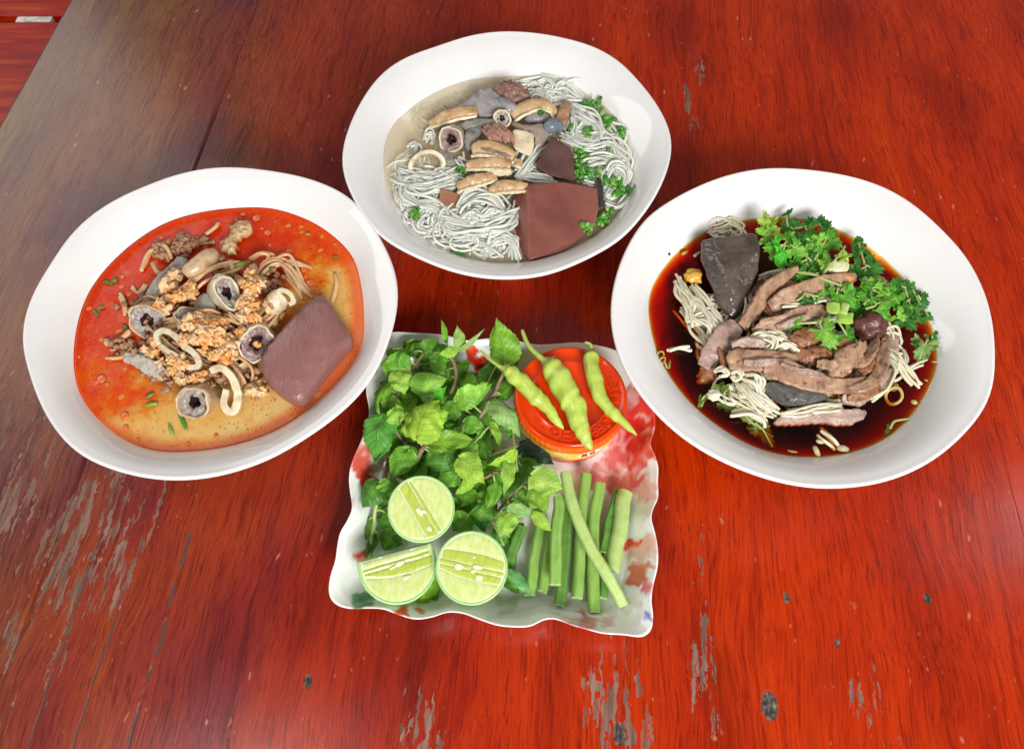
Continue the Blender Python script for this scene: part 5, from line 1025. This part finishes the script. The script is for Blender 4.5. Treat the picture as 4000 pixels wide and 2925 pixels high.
# ================================================================ RIGHT BOWL: dark beef noodle soup with coriander
mb = MB()
for g, c, sp, r in [([(370,600,-1),(400,660,3),(440,730,4),(440,800,2)], 5, 20, 11), ([(440,660,2),(500,740,6),(560,820,7),(570,890,4)], 9, 34, 11), ([(430,790,2),(520,780,6),(560,830,6),(570,900,3)], 5, 26, 11), ([(390,740,-2),(460,830,-1),(530,920,1)], 5, 20, 11), ([(640,560,5),(720,700,8),(720,800,7)], 4, 24, 10), ([(560,330,0),(600,315,2),(640,310,3),(690,350,2),(660,380,0)], 4, 24, 9), ([(520,360,-1),(560,350,1),(600,340,2)], 3, 14, 8), ([(740,900,10),(790,860,13),(850,880,13),(830,920,10),(760,920,9)], 7, 22, 11), ([(820,950,9),(900,905,12),(970,940,10)], 7, 22, 11), ([(560,1040,5),(600,1030,8),(620,1060,7),(580,1070,5)], 2, 6, 12), ([(640,1060,7),(670,1045,9),(690,1070,8),(660,1090,6),(640,1070,6)], 2, 6, 12), ([(700,1070,6),(760,1080,9),(780,1110,7),(770,1160,4)], 5, 20, 12), ([(690,1110,3),(740,1160,5),(800,1210,4),(850,1240,2)], 6, 24, 12), ([(1380,990,3),(1440,1000,5),(1450,1050,5),(1400,1130,3),(1340,1190,0)], 3, 12, 12), ([(1410,930,2),(1470,980,3),(1510,1040,1),(1560,1095,-1)], 3, 20, 11), ([(650,1250,1),(740,1245,2),(800,1280,1),(810,1320,-1)], 3, 14, 13), ([(880,1260,1),(1000,1230,3),(1100,1210,4),(1180,1215,2)], 4, 16, 11), ([(330,945,-.5),(380,935,1),(440,940,0)], 2, 8, 12), ([(780,590,12),(840,560,14),(900,545,12)], 3, 12, 9), ([(880,725,14),(940,715,15),(970,718,14)], 2, 8, 10), ([(1040,710,14),(1080,700,15),(1110,708,13)], 2, 8, 10), ([(1490,1040,0),(1540,1015,1),(1580,1005,0)], 2, 10, 9), ([(1070,1330,-2),(1120,1370,0),(1170,1410,-1)], 2, 10, 14), ([(420,680,1),(400,640,3),(380,600,1)], 3, 16, 11), ([(1300,850,5),(1400,830,4),(1450,900,2)], 4, 30, 10), ([(600,1130,0),(700,1190,1),(830,1260,0)], 4, 26, 9)]:
    strands(mb, R, g, int(c*2.0+.5), sp*1.5, r*.70, wob=.0028, zs=.002, seed=int(g[0][0]*2+g[0][1]), n=36)
loops(mb, R, (850,930), 110, 6, 11, 31, (4, 9)); loops(mb, R, (900,700), 200, 14, 11, 32, (-2, 4)); loops(mb, R, (1150,1000), 170, 12, 11, 33, (-3, 2)); loops(mb, R, (620,900), 120, 6, 11, 34, (-4, -1)); loops(mb, R, (1000,1150), 200, 8, 11, 35, (-5, -1))
loops(mb, R, (560,780), 110, 9, 8, 51, (-2, 4)); loops(mb, R, (720,1130), 120, 9, 8, 52, (-1, 4)); loops(mb, R, (1420,1000), 100, 8, 8, 53, (-2, 2)); loops(mb, R, (620,370), 80, 5, 8, 54, (-2, 1)); loops(mb, R, (1000,880), 160, 12, 8, 55, (2, 9))
tag(mb.build("noodles", M_noodC), "cream coloured noodle strands under the beef in the dark brown soup", "noodles", kind="stuff")
t = NT("liver_glossy"); p = t.pos(); n = t.noise(p, 70, 4)
t.pbr(t.ramp(n, [(.35, (.05, .038, .028)), (.65, (.12, .092, .078))]), .14, .6); t.bump(t.noise(p, 120, 4, .5), .75, .0026); M_liver = t.m
o = chunk([R(x, y, S+z/1000) for x, y, z in [(492,405,13),(560,385,17),(660,372,20),(760,366,20),(783,425,20),(778,540,17),(740,645,12),(690,760,7),(650,795,5),(615,770,6),(560,700,7),(520,610,8),(485,500,9),(620,560,19.5),(690,520,20),(640,690,13), (500,420,-2),(770,440,-2),(640,780,-4),(720,650,-4)]], "liver_chunk", M_liver, .0062, 3, .0009, 110, 3, segs=5)
tag(o, "large glossy grey brown liver chunk at the upper left of the dark soup", "liver", "liver in the dark soup")
o = chunk([R(x, y, S+z/1000) for x, y, z in [(780,1112,4),(820,1095,7),(880,1100,9),(1000,1130,9),(1120,1160,6),(1090,1215,3),(980,1232,2),(880,1215,2),(820,1175,2),(950,1180,9),(800,1120,-5),(1080,1200,-5),(900,1210,-5)]], "liver_chunk", food("liver_wet", (.05,.048,.047), (.12,.11,.105), (.07,.06,.055), 200, .16, .9, 330), .003, 3, .0008, 200, 6, segs=4)
tag(o, "wet dark grey liver slice below the beef strips in the dark soup", "liver", "liver in the dark soup")
MB_ = [food("beef_slice", (.18,.088,.045), (.35,.205,.13), (.47,.295,.17), 170, .36, .8, 600, 0, fleck=((.17,.075,.035), 260, .64), stretch=(.22, 1.2)), food("beef_pink", (.26,.16,.125), (.37,.25,.205), (.44,.31,.26), 170, .30, 1.0, 600, 0, fleck=((.22,.12,.095), 260, .66), stretch=(.22, .7)), food("beef_brown", (.15,.055,.022), (.28,.115,.05), (.36,.17,.08), 170, .32, 1.0, 600, 0, fleck=((.07,.02,.01), 260, .6), stretch=(.22, 1.5))]
GB = "beef slices in the dark soup"
def beef(pts, th, m, lab, seed=0, dome=.0015, amp=.0007):
    rg = random.Random(seed+3); mx_, my_ = sum(p[0] for p in pts)/len(pts), sum(p[1] for p in pts)/len(pts); tx, ty = rg.uniform(-.028, .028), rg.uniform(-.03, .01)
    P = [R(x, y, S+(z+(x-mx_)*tx+(y-my_)*ty)/1000) for x, y, z in pts]
    return tag(pad(P, th*.7, "beef_slice", MB_[m], dome=dome, amp=amp, fq=280, seed=seed, jit=.0008, n=84, round_=.965, fib=.0006), lab, "beef", GB)
def bstrip(pts, w, th, m, lab, seed=0, up=UPV, tw=0, arch=0):
    P = [R(x, y, S+z/1000) for x, y, z in pts]
    return tag(strip(P, [R.m(P[0], q*1.05) for q in w], th*.72, "beef_slice", MB_[m], .0006, seed, 60, up=up, twist=tw, arch=arch, fib=.0006), lab, "beef", GB)
bstrip([(505,1030,1),(550,960,5),(610,880,9),(665,815,10)], (70, 110, 125, 80), .0035, 1, "pinkish grey beef slice at the left, running up to the liver tip", 1, arch=.001)
beef([(560,1020,2),(500,1010,0),(470,1080,-2.5),(490,1110,-3),(560,1090,-1)], .003, 2, "reddish brown submerged beef end at the left edge of the pile", 22)
bstrip([(690,830,9),(750,750,13),(810,660,17),(870,600,20),(965,540,19)], (65, 80, 95, 70, 30), .0032, 0, "long beef slice rising from the liver tip toward the coriander", 2, up=Vector((.5,-.5,.7)))
bstrip([(830,735,13),(900,690,16.5),(990,650,18),(1110,610,18.5),(1250,583,16)], (60, 90, 85, 75, 40), .0032, 0, "forked beef slice reaching right beneath the coriander", 3, up=Vector((-.1,-.6,.8)))
beef([(880,625,17),(930,600,18),(980,610,17),(950,650,14),(890,660,14)], .003, 2, "small shaded beef scrap in the fork of the long slices", 9)
beef([(740,850,11),(780,800,14),(870,770,16),(990,722,16),(1110,722,14),(1095,775,14),(1010,790,15),(930,835,14),(850,860,13),(780,872,11)], .004, 0, "broad beef slice across the pile's middle, above the brown scrap", 4)
beef([(930,870,14),(990,835,16),(1060,825,16),(1100,870,15),(1060,905,14),(985,925,13)], .004, 2, "reddish brown beef scrap touching the lowest coriander leaf", 5, .002)
beef([(620,955,12),(690,935,13),(800,940,14),(950,955,13),(970,985,12),(860,1030,12),(750,1045,11),(640,1040,10)], .005, 0, "thick striped beef slice at the pile's centre left", 6)
beef([(950,940,11),(1050,925,11),(1140,945,11),(1150,985,10),(1060,1010,10),(980,1000,10)], .004, 2, "dark brown meat slice shaded in the middle of the beef pile", 7, .003)
bstrip([(800,1060,9),(880,1040,12),(1000,1085,12),(1110,1115,12),(1190,1120,11),(1320,1095,8)], (60, 115, 105, 80, 70, 45), .0035, 0, "long fibrous beef slice lying above the wet grey liver slice", 8)
bstrip([(880,1010,14.5),(960,1040,15),(1040,1060,15),(1100,1075,13)], (12, 26, 38, 20), .0028, 1, "pale fatty fibre strip resting on the long fibrous beef slice", 18)
beef([(1180,930,15),(1245,905,18),(1312,908,17),(1290,975,15),(1230,1040,13),(1165,1100,11),(1115,1095,11),(1125,1030,12),(1150,970,14)], .004, 0, "upright folded beef slice below the dark meat knob", 10, .002)
bstrip([(1395,885,10),(1390,960,11),(1365,1060,11),(1300,1120,11),(1190,1145,10)], (30, 55, 60, 50, 30), .003, 0, "curved thin beef slice bordering the right of the pile", 11, up=Vector((-.5,-.3,.8)))
beef([(1290,980,9),(1350,960,10),(1340,1040,10),(1270,1090,10),(1240,1060,9)], .004, 2, "dark beef slice behind the curved thin one", 12)
beef([(1190,1155,6),(1270,1120,8),(1370,1040,8),(1430,1030,6),(1420,1090,4),(1340,1170,3),(1270,1215,2),(1200,1200,3)], .005, 1, "pink beef slice between curved thin slice and the noodle loop", 13)
beef([(845,1305,0),(880,1270,3),(960,1255,4),(1080,1232,4.5),(1180,1235,4),(1300,1238,2),(1280,1290,0),(1180,1310,-.5),(1060,1300,0),(930,1312,-.5)], .005, 1, "long pink beef slice floating alone at the front of the dark soup", 14)
beef([(780,590,9),(860,600,10),(900,640,10),(800,680,9),(740,650,8)], .004, 2, "brown beef slice in shadow right of the liver chunk", 15)
beef([(1340,570,4),(1400,590,5),(1440,650,4),(1400,680,4),(1340,640,4)], .004, 2, "dark beef piece half hidden by coriander at the right", 16)
beef([(1400,830,3),(1450,850,3),(1470,930,2),(1430,960,2),(1400,900,3)], .004, 1, "pale beef piece between dark meat knob and floating leaves", 17)
for k, (pts, w, m, lab, up, tw) in enumerate([
 ([(640,925,12),(720,905,14),(800,915,13)], (40,62,40), 1, "small pinkish beef strip above the thick striped slice", (.2,-.7,.6), 0),
 ([(1010,690,13),(1080,660,14.5),(1150,650,13)], (30,50,30), 0, "short beef strip between the two long slices at the right", (-.2,-.5,.8), 0),
 ([(760,700,9),(830,745,11),(900,755,11)], (40,62,44), 2, "dark beef strip tucked between liver tip and broad slice", (.4,-.4,.8), 0),
 ([(1140,880,12),(1180,905,13.5),(1225,900,13)], (36,52,34), 2, "brown beef scrap just left of the dark meat chunk", (0,-.6,.7), .5),
 ([(1060,1010,12.5),(1130,1020,14),(1180,1060,12)], (34,56,36), 0, "crooked beef strip at the foot of the upright folded slice", (-.4,-.4,.8), .6),
 ([(700,1000,12.5),(780,1005,14),(860,995,13.5)], (26,44,30), 1, "pale edge slice lying on the thick striped beef slice", (.1,-.85,.5), .3),
 ([(1230,1010,11),(1290,1000,13),(1340,930,12.5),(1350,880,11)], (30,52,48,26), 0, "bent beef strip between upright folded slice and curved thin slice", (-.7,-.2,.6), 0),
 ([(860,830,14),(940,805,16.5),(1020,775,17)], (24,40,26), 1, "thin pinkish beef strip lying on the broad middle slice", (.1,-.8,.5), .4),
 ([(560,900,4),(600,960,6),(610,1030,4)], (40,60,40), 2, "brown beef strip under the pinkish grey slice at the left", (.5,-.3,.8), 0),
 ([(1210,1180,5),(1290,1165,6.5),(1370,1120,5)], (30,48,30), 2, "brown beef strip under the pink slice by the noodle loop", (0,-.5,.8), 0)]):
    bstrip(pts, w, .0032, m, lab, 40+k, up=Vector(up), tw=tw)
mb = MB(); pk = R(1325, 825, S+.012); lump(mb, pk, R.m(pk, 78), 4.4, .5, 3, (1, .9, .8), 2.0)
tag(mb.build("meat_chunk", food("knob_dark", (.055,.018,.014), (.13,.045,.035), (.03,.012,.011), 260, .3, 1.0, 330)), "dark purplish round meat knob at the right of the beef pile", "meat")
# coriander
M_cor = leafmat("coriander_leaf", .42, .3, 6)
def cor_leaf(base, tip, w, parent, color, up, seed=0, name="leaf"):
    ax = tip-base; ln = ax.length; ax = ax.normalized(); n = up.normalized(); s = ax.cross(n).normalized(); n = s.cross(ax)
    mb = MB(); K, A = 7, 61; uv = []; rg = random.Random(seed); o1 = rg.uniform(0, 6)
    for k in range(K):
        for j in range(A):
            th = (j/(A-1)*2-1)*2.25; a = abs(th)
            lobe = .50+.50*abs(math.cos(th*1.5))**.8
            if a < .35: lobe = .50+.55*math.cos(a*1.5)
            tooth = 1-.22*abs(((th*3.0+o1*.1) % 1)*2-1)-.05*N3((th*3, seed, 0), 2)
            r = lobe*tooth*(1-.20*max(0, a-1.5)/.75)
            kk = k/(K-1); rr = kk*(1 if k == K-1 else .94)*(r if kk > .55 else (.75+.25*r))
            x = math.sin(th)*rr*w*.5; y = .22*ln+math.cos(th)*rr*ln*.78 if k else .22*ln
            if k == 0: x = 0
            z = .14*ln*N3((x/w*3, y/ln*2.2, seed*1.3), 1.3)+.20*abs(x)-.25*ln*kk*kk*(.3+.2*math.sin(seed))+.03*ln*math.cos(th*9)*kk
            mb.v.append(tuple(base+ax*y+s*x+n*z)); uv.append((kk, .5+th/4.6))
    for k in range(K-1):
        for j in range(A-1): mb.f.append((k*A+j, k*A+j+1, (k+1)*A+j+1, (k+1)*A+j))
    mb.uv = uv
    return mb.build(name, M_cor, parent, color=color)
CG, CD, CL, CY = (.12, .42, .03), (.055, .24, .028), (.22, .54, .06), (.38, .62, .07)
GC = "coriander sprigs on the dark soup"
def coriander(label, stem, leaves, seed, sw=8, stemcol=None):
    P = cr([R(x, y, S+z/1000) for x, y, z in stem], 18, False); root = thing("coriander_sprig", P[0], label, "coriander", GC)
    mb = MB(); r = R.m(P[0], sw); tube(mb, P, lambda u: r*(1-.45*u), 8); mb.build("stem", M_stemg, root)
    for i, (x0, y0, z0, x1, y1, z1, w, col) in enumerate(leaves):
        rg = random.Random(seed*31+i); a, b = R(x0, y0, S+z0/1000), R(x1, y1, S+z1/1000)
        up = Vector((rg.uniform(-.45, .45), -.4+rg.uniform(-.35, .3), .85)); k = rg.uniform(.85, 1.15)
        b = a+(b-a)*1.22; cor_leaf(a, b, R.m(a, w*1.22), root, tuple(c*k for c in col), up, seed*17+i)
        q = min(P, key=lambda p: (p-a).length)
        if (q-a).length > .001:
            mb = MB(); tube(mb, cr([q, (q+a)/2+Vector((0, 0, .0012)), a+(b-a)*.25], 8, False), R.m(a, 5), 6); mb.build("stalk", M_stemg, root)
coriander("pale yellow green coriander sprig with narrow tips at the top left of the garnish", [(860,440,14),(830,380,16),(815,320,17),(810,265,17)], [(820,330,17,775,300,18,60,CY),(822,345,17,860,290,18,60,CY),(812,290,17,800,255,18,36,CY),(830,370,17,770,350,17,70,CL),(835,385,17,880,340,17,60,CY),(840,400,16,780,410,16,60,CL)], 1, 9)
coriander("bright green coriander sprig right of the liver chunk", [(1000,440,16),(950,430,18),(900,430,18)], [(900,420,19,890,520,18,140,(.07,.48,.03)),(880,430,19,810,440,17,100,CG),(930,430,20,1000,470,18,100,CL),(900,420,20,940,370,18,110,CG),(880,440,18,840,490,15,80,CL)], 2)
coriander("dark leafy coriander sprig along the far edge of the dark soup", [(900,360,8),(980,340,10),(1050,330,11),(1090,310,11)], [(1070,335,11,1095,288,13,100,CD),(1060,340,11,1010,300,11,110,CD),(940,350,10,900,310,9,110,CD),(960,350,10,940,300,10,100,CD),(900,290,9,935,250,10,40,CD),(1000,345,12,1040,380,14,110,CG),(1080,345,11,1150,380,11,110,CD)], 3)
coriander("coriander sprig with broad leaves in the upper middle of the garnish", [(1050,500,17),(1080,440,18),(1110,390,17),(1140,350,15)], [(1100,400,17,1170,430,15,130,CG),(1090,420,18,1020,400,18,110,CL),(1110,380,17,1090,340,16,100,CG),(1060,460,18,1010,440,18,120,CL),(1060,480,18,1120,480,17,100,CG),(1050,420,17,990,380,16,100,CG)], 4)
coriander("curled yellow green coriander stalks around the white radish slice", [(1080,600,17),(1110,540,20),(1150,500,21),(1200,430,21)], [(1115,540,20,1070,500,19,60,CY),(1160,495,21,1230,470,20,50,CY),(1120,520,20,1100,470,20,60,CL),(1190,460,21,1215,500,20,40,CY)], 5, 9)
coriander("dark green coriander sprig against the upper right rim of the dark soup", [(1300,560,6),(1290,500,8),(1275,450,9),(1265,410,9)], [(1268,430,9,1270,385,10,80,CD),(1285,480,9,1250,430,8,90,CD),(1290,500,8,1340,480,7,120,CD),(1300,530,8,1375,545,6,130,CD),(1290,540,9,1230,560,9,130,CD),(1295,550,8,1290,600,8,120,CD)], 6)
coriander("coriander leaves under the forked beef slice beside a thin pale stalk", [(960,560,18),(1040,570,21),(1110,600,21),(1180,625,19)], [(1000,560,18,1040,620,16,130,CG),(1020,560,18,960,600,17,90,CD),(1060,560,18,1100,610,17,90,CD)], 7, 9)
coriander("broad coriander sprig in the middle right of the garnish", [(1290,720,16),(1320,680,18),(1330,640,18),(1370,600,16)], [(1330,650,19,1290,600,17,140,CG),(1340,640,19,1400,610,16,120,CL),(1330,670,19,1270,680,18,110,CG),(1350,660,18,1420,670,15,110,CL),(1310,700,18,1360,720,16,100,CG),(1290,690,17,1240,640,17,100,CD)], 8)
coriander("smooth folded coriander leaf pair just right of the pale celery cubes", [(1300,740,17),(1350,725,17),(1390,720,15)], [(1350,715,19,1440,690,16,100,CL),(1370,730,17,1400,790,12,110,CG),(1340,700,19,1300,690,17,90,(.02,.12,.02))], 9)
coriander("coriander sprig with one pale serrated leaf hanging over the beef", [(1150,790,19),(1070,805,18),(1000,810,17),(950,815,16)], [(1070,820,19,1145,915,16,140,CL),(990,812,17,910,830,15,80,CG),(1190,850,17,1245,910,14,110,CG)], 10, 9)
coriander("coriander leaves floating right of the dark meat knob", [(1440,720,3),(1480,760,3),(1520,800,2)], [(1470,780,3,1540,830,1.5,120,CD),(1470,740,3,1530,750,1,110,CD),(1450,700,4,1500,690,3,110,CD),(1440,760,4,1490,800,3,100,CL)], 11, 6)
coriander("single pale coriander leaf floating by the right rim", [(1640,900,1),(1600,900,1.5),(1590,915,1.5)], [(1600,890,2,1570,985,1.2,130,(.22,.44,.12)),(1620,860,1.5,1640,900,1,70,CD)], 12, 4)
coriander("dark coriander leaves at the right edge above the pale floating leaf", [(1530,640,3),(1560,700,2),(1590,760,1.5)], [(1540,650,3,1500,650,3,100,CD),(1560,680,3,1600,730,1.5,90,CD),(1600,770,4,1630,790,3,50,CD)], 13, 5)
coriander("small green sprigs between the beef slices in the centre of the pile", [(960,700,17),(990,680,19),(1000,650,19)], [(980,695,18,1020,700,17,50,CD),(1060,690,18,1090,655,19,30,CL),(1060,690,17,1030,710,16,50,CD)], 14, 6)
coriander("coriander sprig filling the garnish between bright sprig and radish slice", [(1000,540,13),(1010,480,15),(1000,420,15)], [(1000,500,15,930,540,13,120,CG),(1010,490,16,1090,540,15,120,CD),(1000,450,16,1060,450,15,110,CG),(1000,430,15,930,380,14,120,CD),(1005,470,16,960,450,16,110,CG),(1010,520,15,1050,580,14,110,CD)], 20)
coriander("dark coriander sprig beneath the broad one at the right of the garnish", [(1250,820,12),(1290,760,12),(1350,700,11),(1400,640,10)], [(1290,760,12,1230,720,13,110,CD),(1330,720,12,1400,760,10,120,CG),(1370,680,11,1440,640,9,120,CD),(1390,650,11,1360,580,11,120,CG),(1270,780,12,1330,800,11,90,CD),(1400,640,9,1460,700,7,100,CG)], 21)
coriander("coriander sprig drooping into the soup below the orange right edge", [(1480,600,5),(1500,660,4),(1520,720,3),(1530,760,2)], [(1490,640,5,1440,600,6,100,CD),(1500,670,4,1570,650,2,100,CD),(1510,700,4,1450,740,4,110,CG),(1525,740,3,1590,800,1,100,CD),(1520,720,3,1470,800,3,100,CD)], 22, 6)
coriander("coriander sprig lying left of the forked slice tip under the radish", [(1120,640,17),(1160,640,18),(1200,660,18)], [(1130,645,18,1080,660,17,90,CG),(1160,645,19,1150,720,17,100,CG),(1190,655,19,1240,720,17,110,CG),(1180,650,19,1230,620,18,80,CL)], 23, 7)
coriander("submerged olive coriander sprig at the lower left of the dark soup", [(490,1220,-1),(520,1160,1),(570,1160,2),(640,1160,2)], [(500,1170,1,480,1230,-1,40,(.10,.20,.02)),(600,1150,3,640,1120,3,70,(.14,.26,.02)),(600,1190,1,640,1240,-.5,90,(.12,.20,.03)),(560,1140,3,600,1110,3,50,(.2,.3,.03))], 15, 7)
coriander("submerged olive coriander leaf near the front edge of the dark soup", [(660,1210,1),(740,1300,-.5),(790,1330,-1),(840,1420,-2)], [(760,1300,0,840,1400,-1.5,110,(.22,.30,.05)),(700,1260,0,820,1330,-1,60,(.26,.32,.06))], 16, 8)
coriander("thin coriander stalk floating at the lower right edge of the dark soup", [(1420,1330,-.5),(1440,1295,.3),(1480,1285,.5),(1520,1280,.2)], [(1420,1310,0,1400,1360,-1,30,(.12,.2,.02))], 17, 8)
# celery cubes, radish, garlic, rings
for i, (x, y, z, w, h, a, lab) in enumerate([(1140,735,19,66,56,.1,"upper left pale green celery cube on the garnish"), (1195,735,19,46,60,.4,"upper right pale green celery cube on the garnish"), (1200,785,18,80,60,.05,"lowest and widest pale green celery cube on the garnish")]):
    c = R(x, y, S+z/1000); P = []
    for dz in (0, -.006):
        for sx, sy in ((-1, -1), (1, -1), (1, 1), (-1, 1)):
            q = R(x+(sx*w*math.cos(a)-sy*h*math.sin(a))/2, y+(sx*w*math.sin(a)+sy*h*math.cos(a))/2, S+z/1000+dz*.6+.001*sx); P.append(q)
    o = chunk(P, "celery_cube", M_scal, .0012, 2, .0009, 300, i, color=[(.42, .62, .12), (.5, .66, .22), (.38, .60, .10)][i]); tag(o, lab, "celery", "celery cubes on the dark soup")
o = pad([R(x, y, S+z/1000) for x, y, z in [(1115,540,19),(1140,510,21),(1190,500,21),(1222,520,20),(1215,550,19),(1170,565,18),(1130,560,18)]], .003, "radish_slice", food("radish", (.55,.52,.28), (.66,.64,.42), None, 60, .3, .2, 400, .2)); tag(o, "round translucent radish slice on top of the coriander", "radish")
o = pad([R(x, y, S+z/1000) for x, y, z in [(1195,625,17),(1225,615,18),(1250,645,18),(1235,690,17),(1205,695,17)]], .003, "onion_piece", food("onion", (.60,.55,.40), (.72,.68,.54), None, 60, .3, .2, 400, .2)); tag(o, "pale onion piece below the radish slice", "onion")
o = pad([R(x, y, S+z/1000) for x, y, z in [(1160,575,17),(1200,560,18.5),(1255,582,17),(1220,605,17)]], .003, "fried_crumb", M_mince, amp=.002, color=(.8, .55, .35)); tag(o, "orange brown fried crumb on the tip of the forked beef slice", "crumb")
M_garl = food("fried_garlic", (.55,.28,.02), (.66,.38,.05), (.50,.2,.01), 120, .3, .4, 400, .15)
lumps(R, [(455,580,2,46)], "garlic_piece", M_garl, "orange yellow fried garlic piece left of the liver chunk", "garlic", "fried garlic in the dark soup", .4)
lumps(R, [(555,1165,3,34)], "garlic_piece", M_noodC, "pale yellow garlic piece among the submerged coriander", "garlic", "fried garlic in the dark soup", .45)
lumps(R, [(1380,690,10,22), (700,890,11,16), (880,885,14,17), (1300,600,8,18), (630,1125,3,16)], "garlic_bit", M_noodC, (lambda i, ex: ["tiny garlic bit above the dark meat chunk", "left garlic bit beside the noodle curl", "right garlic bit beside the noodle curl", "garlic bit under the dark coriander by the upper right rim", "garlic bit among the submerged olive coriander"][i]), "garlic", "garlic bits on the dark soup", .5)
for i, (x, y, r) in enumerate([(1440,1168,50), (290,968,22), (300,992,18), (1440,1125,22)]):
    ringbit(R, x, y, .6, r, 7, "scallion_ring", M_scal, [(.50,.36,.10), (.42,.34,.08), (.42,.34,.08), (.38,.26,.08)][i], ["largest pale onion ring floating at the right of the dark soup", "small upper onion ring at the left edge of the dark soup", "small lower onion ring at the left edge of the dark soup", "small onion ring just above the largest floating one"][i], "onion ring", "onion rings on the dark soup", i)
for i, (x, y, w, l, a) in enumerate([(315,1010,10,50,1.2), (335,1012,10,46,1.7), (1060,1440,26,60,1.1), (1190,1425,34,60,.2), (1540,1200,24,34,.4), (940,1440,12,50,.2), (1075,1395,20,40,.3), (470,470,16,40,-.6), (410,465,14,36,-.5), (1600,1090,12,20,.5), (1640,1000,6,30,0)]):
    flake(R, x, y, .4, w, l, a, "stalk_piece", M_scal, [(.45,.38,.10), (.30,.30,.06), (.55,.5,.25), (.6,.52,.3)][i % 4], ["thin olive stalk piece below the small left onion rings", "second thin stalk piece below the small left onion rings", "long pale stalk piece floating at the dark soup's front rim", "widest pale stalk piece, right of the long one at the front", "stalk piece near the thin coriander stalk at the lower right", "stalk piece left of the long pale one at the front", "stalk piece just above the long pale one at the front", "upper stalk piece at the rim left of the liver chunk", "lower stalk piece at the rim left of the liver chunk", "stalk piece floating at the right beyond the noodle ends", "tiny stalk piece at the rim below the pale floating leaf"][i], "vegetable bit", "stalk bits around the dark soup rim", i)
t = NT("pepper"); t.pbr((.03, .025, .03), .5)
for i, (x, y) in enumerate([(1080,246), (568,320), (332,470), (1608,720)]):
    cc, th, rs, r0 = BOWL['R']; mb = MB(); p = R(x, y, ZS+[.0038, .0008, .0016, .0008][i]); 
    lump(mb, p, R.m(p, 8), i+1.0, .4, 2); tag(mb.build("pepper_speck", t.m), ["black speck on the far inner wall of the dark soup bowl", "black speck above the liver chunk at the soup line", "black speck on the left inner wall of the dark soup bowl", "black speck on the right inner wall of the dark soup bowl"][i], "speck", "pepper specks in the dark soup bowl")
